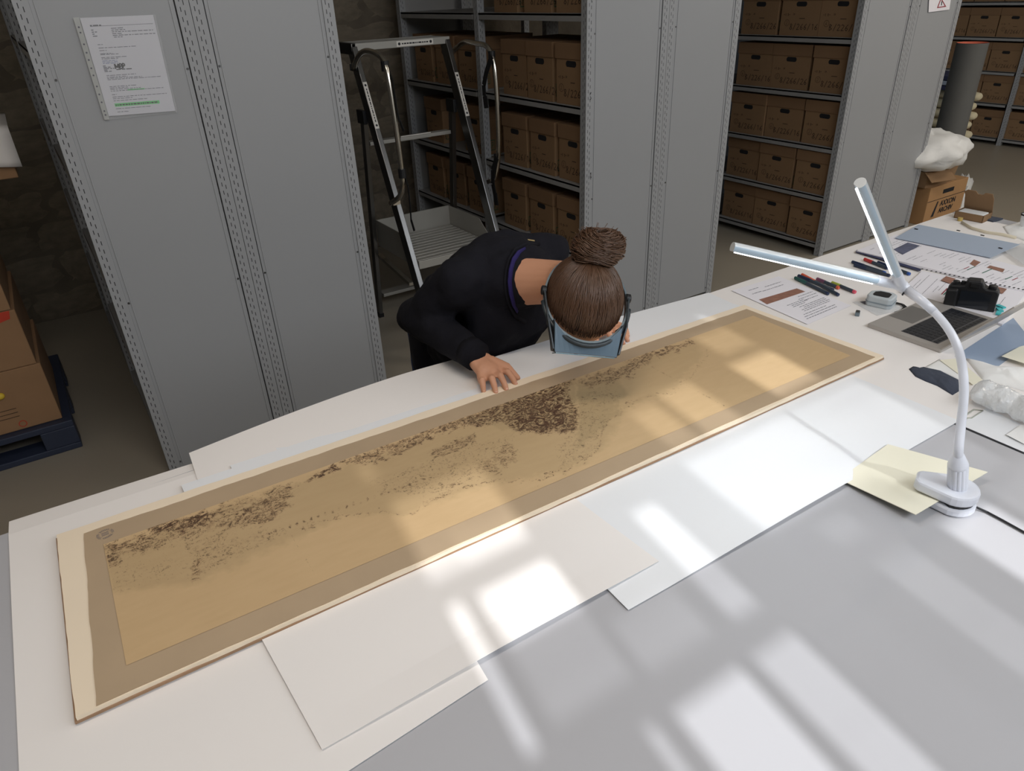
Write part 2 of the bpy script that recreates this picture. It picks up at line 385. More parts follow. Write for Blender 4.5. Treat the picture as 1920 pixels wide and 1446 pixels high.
def make_box(bw, bh, bd, ref, seed, lid=.075):
    r = empty('archive_box', (0, 0, 0))
    h = bw/2
    bb = MB().box((0, -h+.005, 0), (bd, h-.005, bh-.012)); bo = bb.build('carton', CARD, r, local=True, bevel=.0015)
    MB().box((-.006, -h, bh-lid), (bd+.006, h, bh)).build('lid', CARDL, r, local=True, bevel=.002)
    hh = MB(); pts = []
    for k in range(16):
        a = 2*PI*k/16; cx, cz = (math.cos(a)), (math.sin(a))
        pts.append((.026*(1 if cx > 0 else -1)+.014*cx, .014*cz))
    zc = bh-lid-.022
    hh.add([(-.0006, p[0], zc+p[1]) for p in pts]+[(.0, p[0]*1.05, zc+p[1]*1.1) for p in pts],
           [tuple(range(16))]+[(i, (i+1) % 16, 16+(i+1) % 16, 16+i) for i in range(16)])
    hh.build('hand_hole', CARDE, r, local=True)
    wr = MB()
    strokes(wr, ref, h*.45, bh*.13, .036, seed=seed, th=.0034)
    strokes(wr, '-1 3-', h*.82, bh*.42, .014, seed=seed+1, th=.0028); strokes(wr, '28', h*.35, bh*.44, .009, seed=seed+2)
    for k in range(14):
        a, a2 = 2*PI*k/14, 2*PI*(k+1)/14; cy, cz, R_ = h*.62, bh*.27, .02
        wr.add([(-.0007, cy+math.cos(t)*q, cz+math.sin(t)*q) for t, q in ((a, R_), (a2, R_), (a2, R_-.002), (a, R_-.002))], [(0, 1, 2, 3)])
    strokes(wr, '26'[seed % 2], h*.62+.006, bh*.27-.009, .018, seed=seed+3)
    wr.box((-.0008, -h*.25, bh*.36), (-.0002, h*.02, bh*.372))
    wr.build('handwriting', PENW, r, local=True)['kind'] = 'stuff'
    g = MB(); yb = -h+.0044     # green stamp on the side of the carton
    for a0, a1 in (((.02, .025), (.075, .03)), ((.02, .085), (.075, .09))): g.box((a0[0], yb-.0006, a0[1]), (a1[0], yb, a1[1]))
    g.box((.02, yb-.0006, .025), (.023, yb, .09)); g.box((.072, yb-.0006, .025), (.075, yb, .09))
    g.bar((.03, yb-.0003, .038), (.037, yb-.0003, .076), .003, .0006); g.bar((.037, yb-.0003, .076), (.045, yb-.0003, .038), .003, .0006)
    g.box((.05, yb-.0006, .038), (.053, yb, .076)); g.box((.053, yb-.0006, .072), (.064, yb, .076)); g.box((.053, yb-.0006, .055), (.064, yb, .059)); g.box((.062, yb-.0006, .057), (.065, yb, .076)); g.bar((.055, yb-.0003, .056), (.065, yb-.0003, .038), .003, .0006)
    g.build('stamp', STAMPG, r, local=True)['kind'] = 'stuff'
    return r
protoA = [make_box(.252, .292, .40, t, i*9) for i, t in enumerate(('8/266/24', 'B/266/26', '8/226/16'))]
protoB = [make_box(.322, .290, .42, t, 40+i*9) for i, t in enumerate(('8/266/26', 'B/226/16', '8/266/16'))]
used = set()
def place(protos, k, x, y, z, rz, label, group):
    p = protos[k % 3]
    if p.name in used: o = ctree(p)
    else: o = p; used.add(p.name)
    o.location = (x, y, z); o.rotation_euler = (0, 0, rz); tag(o, label, 'box', group)
    return o
lvname = {.09: 'bottom', .48: 'second lowest', .87: 'third lowest', 1.265: 'fourth lowest', 1.69: 'top visible'}
rnd = random.Random(3)
pos2 = {1.69: [.16, .45, .76], 1.265: [.155, .435, .70], .87: [.155, .43, .71], .48: [.16, .45, .74], .09: [.16, .45, .75]}
for z, ys in pos2.items():
    for k, y in enumerate(ys):
        place(protoA, k+int(z*7), 2.41+rnd.uniform(0, .015), y, z, rnd.uniform(-.03, .03),
              'archive box %s on the %s shelf behind the ladder rail' % (('nearest the end panel', 'in the middle', 'touching the middle upright')[k], lvname[z]), 'archive boxes in the bay behind the person')
for z, ys in {1.265: [1.22, 1.52, 1.83], .87: [1.2, 1.75], .48: [1.2, 1.5, 1.8], .09: [1.25, 1.6]}.items():
    for k, y in enumerate(ys):
        place(protoA, k+1, 2.43, y, z, rnd.uniform(-.03, .03),
              'shaded archive box deep in ladder aisle, %s shelf, %s past the upright' % (lvname[z], ('first', 'second', 'third')[k]), 'archive boxes in the dark bay behind the ladder')
n3 = {1.445: 'first', 1.102: 'second', .761: 'third', .428: 'fourth', .089: 'lowest'}
for z, nm in n3.items():
    for k, y in enumerate((.165, .487, .825)):
        yy = y + (.02 if (k == 1 and z < 1.2) else 0)+rnd.uniform(-.006, .006)
        place(protoB, k+int(z*5), 4.615+rnd.uniform(0, .02), yy, z, rnd.uniform(-.025, .025),
              'brown archive box %s, %s shelf down in the aisle behind the lamp' % (('beside the end panel', 'in the middle', 'deepest in the row')[k], nm), 'archive boxes in the right-hand aisle')
n4 = {1.47: 'topmost', 1.12: 'second', .775: 'third', .443: 'fourth', .077: 'lowest'}
for z, nm in n4.items():
    for bi in (1, 2):
        for k in range(3):
            y = -1.0+bi*1.03+.2+k*.325
            if y > 1.95+.0 and z < .7: pass
            place(protoB, k+bi, 9.36, y, z, rnd.uniform(-.02, .02),
                  'distant archive box, %s shelf of far shelving, %s %s of the post' % (nm, ('first', 'second', 'third')[k if bi == 2 else 2-k], 'left' if bi == 2 else 'right'), 'archive boxes on the far shelving')

# ---------------------------------------------------------------- tables
def table(name, xa, xb, ya, yb, label):
    t = empty(name, ((xa+xb)/2, (ya+yb)/2, 0), label, 'table')
    MB().box((xa, ya, .925), (xb, yb, .95)).build('tabletop', TABLE, t, bevel=.002)
    MB().box((xa+.002, ya+.002, .918), (xb-.002, yb-.002, .9255)).build('edge_band', TEDGE, t)
    for sx in (xa+.06, xb-.06):
        for sy in (ya+.06, yb-.08): MB().box((sx-.025, sy-.025, 0), (sx+.025, sy+.025, .918)).build('leg', TEDGE, t)
    a = MB(); a.box((xa+.08, yb-.1, .84), (xb-.08, yb-.07, .918)); a.box((xa+.08, ya+.05, .84), (xb-.08, ya+.08, .918)); a.build('apron', TEDGE, t)
    return t
table('work_table', -.30, 1.493, -2.86, -1.56, 'long grey laminate work table under the drawing board and white sheets')
table('work_table', 1.502, 3.085, -2.86, -1.56, 'grey laminate work table at the right, under laptop, camera and papers')

# ---------------------------------------------------------------- sheets
def qmap(c):
    a, b, c_, d = [V(p) for p in c]
    return lambda s, t: (a*(1-s)+b*s)*(1-t)+(d*(1-s)+c_*s)*t
def jagged(p, q, n, amp, seed):
    rnd = random.Random(seed); p, q = V(p), V(q); d = q-p; nn = V((-d.y, d.x, 0)).normalized(); v = 0; out = []
    for i in range(n+1):
        v = .6*v+rnd.uniform(-amp, amp)
        out.append(p+d*(i/n)+nn*(v if 0 < i < n else 0))
    return out
def sheet(name, corners, m, label=None, cat='paper', z=.951, th=.0006, nx=40, ny=16, amp=.0, curl=None, parent=None, seed=0, fr=4, group=None, edge_noise=0):
    """corners: four (x, y) or (x, y, z); a gently waving sheet"""
    cs = [V((c[0], c[1], c[2] if len(c) > 2 else z)) for c in corners]
    q = qmap(cs); vs = []
    for i in range(nx+1):
        for j in range(ny+1):
            s, t = i/nx, j/ny; p = q(s, t)
            if edge_noise:
                e = edge_noise*mnoise.noise(V((p.x*9, p.y*9, seed)))
                if j in (0, ny): p.y += e
                if i in (0, nx): p.x += e
            dz = amp*max(0, mnoise.noise(V((p.x*fr, p.y*fr, seed*3.7)))+.15)
            if curl: dz += curl(s, t)
            p.z += dz; vs.append(p)
    n = len(vs); vs += [p+V((0, 0, -th)) for p in vs]
    id_ = lambda i, j: i*(ny+1)+j
    fs = []
    for i in range(nx):
        for j in range(ny):
            f = (id_(i, j), id_(i, j+1), id_(i+1, j+1), id_(i+1, j)); fs.append(f[::-1]); fs.append(tuple(k+n for k in f))
    for i in range(nx):
        fs.append((id_(i, 0), id_(i, 0)+n, id_(i+1, 0)+n, id_(i+1, 0))); fs.append((id_(i, ny), id_(i+1, ny), id_(i+1, ny)+n, id_(i, ny)+n))
    for j in range(ny):
        fs.append((id_(0, j), id_(0, j+1), id_(0, j+1)+n, id_(0, j)+n)); fs.append((id_(nx, j), id_(nx, j)+n, id_(nx, j+1)+n, id_(nx, j+1)))
    b = MB().add(vs, fs)
    a = (cs[1]-cs[0]).cross(cs[3]-cs[0])
    if a.z < 0: b.f = [f[::-1] for f in b.f]
    o = b.build(name, m, parent, smooth=False)
    if label: tag(o, label, cat, group)
    return o
def P(x, y, z=.951): return tuple(at(x, y, z))
TZ = .9505
drop = lambda edge, amt: (lambda s, t: -amt*max(0, (t-edge)/(1-edge))**2 if t > edge else 0)
sheet('paper_sheet', [(-.255, -2.40), (.318, -2.366), (.40, -1.54), (-.252, -1.516)], PAPER, 'big white sheet under the left end of the drawing', z=TZ+.0008, amp=.0015, seed=1, curl=drop(.93, .006))
sheet('paper_sheet', [P(1178, 1145, TZ+.0015)[:2], (1.510, P(1790, 795, TZ+.0015)[1]), (1.512, -1.55), (.60, -1.53)], PAPER2, 'white sheet in front of the drawing whose corner meets the cream card', z=TZ+.0022, amp=.004, seed=2,
      curl=lambda s, t: .006*max(0, math.sin(PI*min(1, max(0, (s-.1)/.65))))*max(0, 1-t*6)+.0)
sheet('paper_sheet', [P(605, 1410, TZ)[:2], P(1235, 1057, TZ)[:2], (.665, -2.05), (.069, -2.08)], PAPER, 'white sheet overlapping in front of the drawing, with a lifted near edge', z=TZ+.0046, amp=.002, seed=3,
      curl=lambda s, t: .005*math.sin(PI*s)*max(0, 1-t*5))
sheet('paper_sheet', [P(372, 905)[:2], (.86, -1.72), (.80, -1.462), P(355, 852)[:2]], PAPER, 'white sheet bulging over the far table edge, left of the hands', z=TZ+.0040, amp=.004, seed=4,
      curl=lambda s, t: .012*math.sin(PI*min(1, s*1.02))*t)
sheet('paper_sheet', [(.70, -1.72), (1.30, -1.72), (1.37, -1.53), (.72, -1.51)], PAPER2, 'white sheet under the hands of the bending person', z=TZ+.0032, amp=.002, seed=5)
sheet('paper_sheet', [(1.22, -1.78), (1.62, -1.78), (1.64, -1.552), (1.24, -1.512)], PAPER2, 'white sheet behind the far right corner of the drawing', z=TZ+.0018, amp=.002, seed=6)
sheet('table_cover_paper', [(1.503, -2.54), (3.0, -2.54), (3.02, -1.565), (1.502, -1.553)], PAPER, 'white covering paper spread over the right table', z=TZ+.0014, amp=.0, seed=7)
# white strips stacked along the back of the board
for k in range(4):
    a, b_ = (.05+.1*k, -1.618+.012*k), (1.62, -1.672+.018*k)
    sheet('paper_strip', [(a[0], a[1]-.05), (b_[0], b_[1]-.05), b_, a], PAPER2, 'thin white paper edge %s behind the board' % ('closest to the board', 'second from the board', 'third from the board', 'farthest of four out')[k], z=TZ+.0092-.0012*k, nx=24, ny=2, amp=.0006, seed=10+k, group='white paper edges behind the drawing board')
card = sheet('cream_card', [tuple(at(1573, 898, .957)), tuple(at(1717, 965, .972)), tuple(at(1852, 885, .972)), tuple(at(1665, 833, .957))], PCREAM, 'cream card gripped under the white lamp clamp', 'card', th=.0012, nx=8, ny=8)

# ---------------------------------------------------------------- drawing board
BZ = .9545
bd = empty('mounted_drawing', (.73, -1.87, BZ), 'long old brown ink landscape drawing mounted on a thick board', 'drawing')
TOPB = BZ+.0135
cB = [at(142, 1359, BZ), at(1657, 674, BZ), at(1395, 575, BZ+.006), at(105, 1010, BZ+.004)]
cB = [V((p.x, p.y, 0)) for p in cB]
b = MB(); b.prism([(p.x, p.y) for p in cB], BZ, BZ+.0045); b.build('backing_board', mat('board_brown', srgb(158, 126, 98), .9, var=.12, scale=20), bd)
b = MB(); ins = V((.0035, .0008, 0))
pl = jagged(cB[0]+ins, cB[1]+V((-.003, .0008, 0)), 60, .0009, 5)+jagged(cB[1]+V((-.003, .004, 0)), cB[2], 20, .0008, 6)[1:]+jagged(cB[2], cB[3]+V((.003, 0, 0)), 60, .0012, 7)[1:]+jagged(cB[3]+V((.003, 0, 0)), cB[0]+ins, 20, .0008, 8)[1:-1]
b.prism([(p.x, p.y) for p in pl], BZ+.0046, BZ+.0115)
b.build('mount_board', mat('mount_cream', srgb(238, 222, 198), .85, var=.03, scale=6), bd)
G = lambda x, y, z=TOPB: at(x, y, z)
mt = [G(180, 1323), G(1641, 669), G(1400, 579), G(157, 1000)]
m_ol = mat('mount_paper_olive', srgb(177, 155, 127), .85, var=.07, scale=7, bump=.05, bscale=30)
b = MB(); pl = jagged(mt[0], mt[1], 70, .0008, 1)+jagged(mt[1], mt[2], 20, .0008, 2)[1:]+jagged(mt[2], mt[3], 90, .0012, 3)[1:]+jagged(mt[3], mt[0], 24, .0008, 4)[1:-1]
b.prism([(p.x, p.y) for p in pl], BZ+.0116, BZ+.0128); b.build('mount_paper', m_ol, bd)
# stamp: ring of small marks near the top left corner
sb = MB(); sc = G(197, 1001)
for k in range(26):
    if k % 7 == 3: continue
    a, a2 = 2*PI*k/26, 2*PI*(k+.8)/26
    for r0, r1 in ((.0145, .0138), (.0105, .0100)):
        sb.add([(sc.x+math.cos(t)*r, sc.y+math.sin(t)*r, BZ+.0131) for t, r in ((a, r0), (a2, r0), (a2, r1), (a, r1))], [(0, 1, 2, 3)])
    rr = .0122; sb.add([(sc.x+math.cos(a)*rr+dx, sc.y+math.sin(a)*rr+dy, BZ+.0131) for dx, dy in ((-.0008, -.0008), (.0008, -.0008), (.0006, .0009), (-.0008, .0007))], [(0, 1, 2, 3)])
for k in range(3): sb.box((sc.x-.006, sc.y-.004+k*.004, BZ+.0129), (sc.x+.006, sc.y-.0028+k*.004, BZ+.0131))
sb.build('round_stamp', INK, bd)
# the drawing itself: tone and ink density worked out per point, strokes in the material
dq = qmap([G(237, 1248), G(1595, 667), G(1412, 592), G(194, 1021)])
NX, NY = 760, 190
ss, tt = np.meshgrid(np.linspace(0, 1, NX+1), np.linspace(0, 1, NY+1), indexing='ij')
cn = [np.array(dq(a, b_)) for a, b_ in ((0, 0), (1, 0), (1, 1), (0, 1))]
Pw = ((cn[0][None, None]*(1-ss[..., None])+cn[1]*ss[..., None])*(1-tt[..., None])+(cn[3]*(1-ss[..., None])+cn[2]*ss[..., None])*tt[..., None])
Pw[..., 2] = BZ+.0136
def vnoise(x, y, seed=0, octv=4):
    out = 0; amp = 1; tot = 0
    for o in range(octv):
        xi, yi = np.floor(x).astype(int), np.floor(y).astype(int); fx, fy = x-xi, y-yi
        h = lambda a, b_: (np.abs(np.sin(a*127.1+b_*311.7+seed*74.7+o*19.3)*43758.5453) % 1)
        sx, sy = fx*fx*(3-2*fx), fy*fy*(3-2*fy)
        out = out+amp*((h(xi, yi)*(1-sx)+h(xi+1, yi)*sx)*(1-sy)+(h(xi, yi+1)*(1-sx)+h(xi+1, yi+1)*sx)*sy); tot += amp
        amp *= .55; x = x*2.03; y = y*2.03
    return out/tot
# artwork coordinates: where the picture shows them, carried over to the paper's own plane
R3 = np.array([list(CR), list(CU), list(CFW)]); dd = (Pw-np.array(CP)) @ R3.T
px = 960+CF*dd[..., 0]/dd[..., 2]; py = 723-CF*dd[..., 1]/dd[..., 2]
wx, wy = Pw[..., 0]*30, Pw[..., 1]*30
wn = vnoise(wx*.8, wy*.8, 3)-.5; wn2 = vnoise(wx*3, wy*3, 5)-.5
def poly(pts, soft=8, warp=14):
    X, Y = px+wn*warp*2+wn2*warp*.8, py+wn2*warp*1.2+wn*warp*.7
    inside = np.zeros(px.shape, bool); dist = np.full(px.shape, 1e9); n = len(pts)
    for i in range(n):
        (x0, y0), (x1, y1) = pts[i], pts[(i+1) % n]
        ex, ey = x1-x0, y1-y0; L2 = ex*ex+ey*ey
        t_ = np.clip(((X-x0)*ex+(Y-y0)*ey)/L2, 0, 1); dist = np.minimum(dist, np.hypot(X-x0-ex*t_, Y-y0-ey*t_))
        c = ((y0 > Y) != (y1 > Y)) & (X < (x1-x0)*(Y-y0)/((y1-y0) if y1 != y0 else 1e-9)+x0); inside ^= c
    sd = np.where(inside, dist, -dist); return np.clip(sd/soft+.5, 0, 1)
def line(pts, wd, warp=2):
    X, Y = px+wn*warp, py+wn2*warp*2; dist = np.full(px.shape, 1e9)
    for (x0, y0), (x1, y1) in zip(pts, pts[1:]):
        ex, ey = x1-x0, y1-y0; t_ = np.clip(((X-x0)*ex+(Y-y0)*ey)/(ex*ex+ey*ey), 0, 1); dist = np.minimum(dist, np.hypot(X-x0-ex*t_, Y-y0-ey*t_))
    return np.clip(1.3-dist/wd, 0, 1)
ink = np.zeros(px.shape); tone = np.zeros(px.shape)   # ink: dark strokes; tone: greyish wash
def add(a, m_, k): np.maximum(a, m_*k, out=a)
add(ink, poly([(190, 1020), (300, 990), (400, 955), (470, 930), (560, 903), (545, 950), (470, 985), (350, 1010), (260, 1040), (200, 1052)], 16), .42)
add(ink, poly([(194, 1022), (330, 985), (430, 945), (400, 985), (300, 1003), (215, 1040)], 10), .62)
add(ink, poly([(270, 990), (385, 955), (400, 975), (330, 1000), (290, 1003)], 8), .85)
add(ink, poly([(195, 1030), (225, 1032), (240, 1060), (208, 1068)], 8), .6)
add(ink, poly([(205, 1062), (330, 1040), (350, 1075), (215, 1110)], 20), .2)
add(ink, poly([(455, 950), (545, 905), (552, 930), (530, 965), (490, 985), (430, 985)], 10), .55)
add(ink, poly([(345, 1000), (450, 1002), (520, 985), (540, 1000), (360, 1090), (352, 1060)], 10), .3)
add(ink, poly([(352, 1055), (372, 1040), (372, 1085), (352, 1090)], 6), .55)
add(ink, poly([(565, 905), (625, 868), (640, 880), (600, 895), (575, 905)], 5, 6), .8)
add(ink, poly([(630, 870), (750, 822), (890, 768), (900, 790), (830, 812), (760, 845), (720, 868), (690, 872)], 8), .62)
add(ink, poly([(800, 850), (815, 838), (890, 812), (895, 830), (850, 850), (815, 862)], 6, 6), .45)
add(ink, poly([(860, 790), (930, 755), (1020, 722), (1080, 706), (1060, 735), (1082, 765), (1080, 808), (1020, 812), (975, 815), (940, 790), (895, 802)], 8, 10), .78)
add(ink, poly([(940, 765), (1030, 728), (1060, 730), (1050, 760), (1070, 800), (1000, 808), (960, 790)], 8, 16), .93)
add(ink, poly([(690, 905), (840, 850), (955, 810), (970, 860), (900, 900), (830, 930), (720, 930)], 14), .26)
add(ink, poly([(880, 880), (950, 830), (975, 850), (930, 890)], 10), .42)
add(ink, poly([(1085, 745), (1130, 725), (1165, 740), (1130, 800), (1120, 850), (1050, 880), (1040, 850)], 14), .26)
add(ink, poly([(1080, 718), (1150, 690), (1225, 660), (1290, 640), (1240, 668), (1180, 705), (1110, 730)], 8), .5)
add(ink, poly([(1200, 668), (1290, 636), (1300, 642), (1220, 680)], 5), .6)
for k in range(26):
    xx = 478+k*13.2; yy = 1010-k*4.6-.0
    add(ink, np.clip(1.3-np.hypot((px-xx)/3.2, (py-yy)/4.2), 0, 1), .62)
add(ink, line([(560, 990), (640, 968), (700, 962), (760, 966), (800, 945), (850, 915), (930, 900), (1000, 905), (1060, 880), (1120, 850), (1130, 800), (1165, 770)], 2.2, 14), .5)
add(ink, line([(1165, 770), (1200, 745), (1260, 735), (1300, 700), (1330, 660)], 2.2, 14), .35)
add(tone, poly([(200, 1030), (560, 903), (740, 845), (1080, 712), (1300, 640), (1320, 665), (1260, 730), (1170, 770), (1125, 850), (1060, 885), (930, 905), (800, 945), (760, 966), (640, 968), (380, 1090), (210, 1110)], 14, 12), .5)
add(tone, poly([(1080, 720), (1150, 700), (1180, 740), (1140, 800), (1080, 850)], 16), .95)
add(tone, poly([(860, 790), (1080, 706), (1085, 808), (960, 812)], 14), .8)
add(tone, poly([(900, 700), (1400, 590), (1590, 660), (1300, 790)], 60), .12)
for xx in (530, 1258): # joins of the sheets
    top_, bot_ = {530: ((522, 965), (600, 1092)), 1258: ((1160, 655), (1375, 770))}[xx]
    add(ink, line([top_, bot_], 1.3, 0), .3)
foldn = vnoise(wx*.25, wy*.25, 11)
nv = (NX+1)*(NY+1)
idx = np.arange(nv).reshape(NX+1, NY+1)
fc = np.stack([idx[:-1, :-1], idx[1:, :-1], idx[1:, 1:], idx[:-1, 1:]], -1).reshape(-1, 4)
me = bpy.data.meshes.new('drawing_sheet'); off = np.array(wloc(bd))
me.vertices.add(nv); me.vertices.foreach_set('co', (Pw-off).reshape(-1))
me.loops.add(len(fc)*4); me.loops.foreach_set('vertex_index', fc.reshape(-1).astype(np.int32))
me.polygons.add(len(fc)); me.polygons.foreach_set('loop_start', np.arange(0, len(fc)*4, 4, dtype=np.int32))
try: me.polygons.foreach_set('loop_total', np.full(len(fc), 4, dtype=np.int32))
except Exception: pass
me.update()
for nm, arr in (('ink', ink), ('tone', tone)):
    at_ = me.attributes.new(nm, 'FLOAT', 'POINT'); at_.data.foreach_set('value', (arr**.85 if nm == 'ink' else arr).reshape(-1).astype(np.float32))
me.update(); me.validate()
m = bpy.data.materials.new('old_drawing_paper'); m.use_nodes = True; nt = m.node_tree; N = nt.nodes; L = nt.links; bs = N['Principled BSDF']
bs.inputs['Roughness'].default_value = .62; bs.inputs['Specular IOR Level'].default_value = .35
def nd(t, **k):
    n = N.new(t)
    for a, v_ in k.items():
        if a in n.inputs: n.inputs[a].default_value = v_
        else: setattr(n, a, v_)
    return n
tc = nd('ShaderNodeTexCoord'); ia = nd('ShaderNodeAttribute'); ia.attribute_name = 'ink'; ta = nd('ShaderNodeAttribute'); ta.attribute_name = 'tone'
def mp_(sc_, rot=0):
    q = nd('ShaderNodeMapping'); q.inputs['Scale'].default_value = sc_; q.inputs['Rotation'].default_value = (0, 0, rot); L.new(tc.outputs['Object'], q.inputs[0]); return q.outputs[0]
n1 = nd('ShaderNodeTexNoise', Scale=150.0, Detail=7.0, Roughness=.7, Distortion=3.2); L.new(mp_((1, .45, 1), .5), n1.inputs['Vector'])
n2 = nd('ShaderNodeTexNoise', Scale=40.0, Detail=6.0, Distortion=3.0); L.new(mp_((1, 1.6, 1)), n2.inputs['Vector'])
def mth(op, a, b_=None, c=None, clamp=False):
    n = N.new('ShaderNodeMath'); n.operation = op; n.use_clamp = clamp
    for i, v_ in enumerate((a, b_, c)):
        if v_ is None: continue
        if isinstance(v_, (int, float)): n.inputs[i].default_value = v_
        else: L.new(v_, n.inputs[i])
    return n.outputs[0]
def mixc(f, a, b_):
    n = N.new('ShaderNodeMix'); n.data_type = 'RGBA'; L.new(f, n.inputs[0])
    for i, v_ in ((6, a), (7, b_)):
        if isinstance(v_, tuple): n.inputs[i].default_value = v_
        else: L.new(v_, n.inputs[i])
    return n.outputs[2]
nn = mth('ADD', mth('MULTIPLY', n1.outputs[0], .6), mth('MULTIPLY', n2.outputs[0], .4))
thr = mth('SUBTRACT', .585, mth('MULTIPLY', ia.outputs['Fac'], .155))
strokev = mth('MULTIPLY', mth('MULTIPLY', mth('SUBTRACT', nn, thr), 13.0, clamp=True), mth('MULTIPLY', ia.outputs['Fac'], 3.0, clamp=True))
base_n = nd('ShaderNodeTexNoise', Scale=2.2, Detail=4.0); L.new(tc.outputs['Object'], base_n.inputs['Vector'])
fib = nd('ShaderNodeTexNoise', Scale=70.0, Detail=5.0); L.new(mp_((.25, 1, 1), .3), fib.inputs['Vector'])
c0 = mixc(base_n.outputs[0], srgb(196, 166, 124), srgb(212, 184, 144))
c1 = mixc(mth('MULTIPLY', fib.outputs[0], .35), c0, srgb(170, 140, 100))
c2 = mixc(mth('MULTIPLY', ta.outputs['Fac'], .62), c1, srgb(150, 132, 98))
c2b = mixc(mth('MULTIPLY', mth('MULTIPLY', mth('SUBTRACT', n2.outputs[0], .40), 5.0, clamp=True), mth('MULTIPLY', mth('SUBTRACT', ia.outputs['Fac'], .3), 1.5, clamp=True)), c2, srgb(120, 84, 60))
c3 = mixc(mth('MULTIPLY', strokev, .78), c2b, srgb(52, 37, 30))
L.new(c3, bs.inputs['Base Color'])
me.materials.append(m)
dro = bpy.data.objects.new('drawing_sheet', me); C.objects.link(dro); dro.parent = bd

# ---------------------------------------------------------------- printed matter
def dashes(b, q, s0, s1, t, h, n=(0, 0, 1), seed=0, lift=.0004, word=.05, gap=.012, mi=0):
    rnd = random.Random(seed); s = s0; n = V(n)*lift
    while s < s1-.004:
        e = min(s1, s+word*rnd.uniform(.4, 1.6))
        b.add([q(s, t)+n, q(e, t)+n, q(e, t+h)+n, q(s, t+h)+n], [(0, 1, 2, 3)], mi); s = e+gap
def qpatch(b, q, s0, s1, t0, t1, n=(0, 0, 1), lift=.0003, mi=0):
    n = V(n)*lift; b.add([q(s0, t0)+n, q(s1, t0)+n, q(s1, t1)+n, q(s0, t1)+n], [(0, 1, 2, 3)], mi)
def text(txt, size, m, T, parent, name='lettering', extrude=.0002, spacing=1.0, bold=0):
    cu = bpy.data.curves.new(name, 'FONT'); cu.body = txt; cu.size = size; cu.extrude = extrude; cu.space_character = spacing; cu.offset = bold
    cu.resolution_u = 3
    o = bpy.data.objects.new(name, cu); C.objects.link(o); bpy.context.view_layer.update()
    me = bpy.data.meshes.new_from_object(o); bpy.data.objects.remove(o); bpy.data.curves.remove(cu)
    me.transform(T); me.transform(Matrix.Translation(-wloc(parent)) if parent else Matrix()); me.materials.clear(); me.materials.append(m)
    r = bpy.data.objects.new(name, me); C.objects.link(r); r.parent = parent; return r
def frame(o, x, y):     # matrix with x and y axes, z normal
    o, x, y = V(o), V(x).normalized(), V(y).normalized(); z = x.cross(y).normalized()
    return Matrix(((x.x, y.x, z.x, o.x), (x.y, y.y, z.y, o.y), (x.z, y.z, z.z, o.z), (0, 0, 0, 1)))

# notice in a punched plastic sleeve on the first rack
ny_ = -.004
nt_ = empty('notice', tuple(aty(240, 125, ny_)), 'printed notice with green highlighting in a plastic sleeve on the nearest end panel', 'notice')
cc = [aty(150, 34, ny_), aty(287, 28, ny_), aty(329, 208, ny_), aty(204, 218, ny_)]
def slab(c, th, nrm): n = V(nrm)*th; return MB().add(list(c)+[p+n for p in c], [(0, 1, 2, 3), (7, 6, 5, 4), (0, 4, 5, 1), (1, 5, 6, 2), (2, 6, 7, 3), (3, 7, 4, 0)])
slab(cc, .0006, (0, 1, 0)).build('page', mat('notice_page_shaded', srgb(206, 206, 214), .6, var=.01), nt_)  # page white toned down: the shade on this sheet is in its colour
nq = qmap(cc); up = (0, -1, 0)
b = MB()
qpatch(b, nq, .10, .97, .082, .086, up); dashes(b, nq, .10, .25, .07, .014, up, 1)
for i, (s, e) in enumerate(((.37, .55), (.37, .56), (.37, .95), (.37, .50), (.37, .97), (.38, .50))): dashes(b, nq, s, e, .108+.0175*i, .007, up, 2+i)
for i, e in enumerate((.13, .17, .13, .16)): dashes(b, nq, .10, e, .115+.02*i, .009, up, 20+i)
for s, e, t in ((.13,.2,.262),(.13,.65,.295),(.13,.23,.322),(.13,.3,.352),(.13,.38,.362),(.13,.48,.392),(.13,.36,.405),(.13,.55,.575),(.13,.42,.592),(.13,.63,.605),(.13,.9,.618),(.13,.52,.69),(.13,.4,.705),(.13,.57,.72),(.13,.9,.737),(.13,.2,.775),(.13,.93,.8),(.13,.42,.818),(.13,.62,.84),(.13,.65,.925),(.14,.3,.96)): dashes(b, nq, s, e, t, .006, up, int(t*1000))
for i in range(5): dashes(b, nq, .12, .12+.05*(1+(i % 3)), .475+.014*i, .009, up, 60+i)
b.build('printed_lines', INK, nt_, local=False)['kind'] = 'stuff'
b = MB(); 
for i in range(3): dashes(b, nq, .13, .34, .425+.014*i, .005, up, 70+i)
tag(b.build('printed_lines', INKB, nt_), 'blue printed lines', kind='stuff')
b = MB(); qpatch(b, nq, .13, .79, .872, .905, up, .0003); qpatch(b, nq, .37, .62, .732, .745, up, .0003); b.build('highlighting', HILI, nt_)
b = MB(); dashes(b, nq, .14, .77, .882, .014, up, 90, .0006, .03, .01); b.build('highlighted_words', INKD, nt_)
b = MB()
def lg(pts, th=.0042):
    for p, q_ in zip(pts, pts[1:]): b.bar(nq(*p)+V((0, -.0005, 0)), nq(*q_)+V((0, -.0005, 0)), th, .0006, up=(0, 1, 0))
lg([(.285, .515), (.285, .465), (.310, .505), (.335, .465), (.335, .515)])
for x0 in (.350, .392):
    lg([(x0, .515), (x0, .465)]); lg([(x0, .466), (x0+.026, .467), (x0+.032, .478), (x0+.026, .489), (x0, .490)])
lg([(.350, .490), (.378, .492), (.384, .503), (.378, .513), (.350, .514)], .0030)
b.build('logo', INKD, nt_)['kind'] = 'stuff'
b = MB(); dashes(b, nq, .29, .52, .518, .009, up, 95, .0006); b.build('logo_line', INKD, nt_)
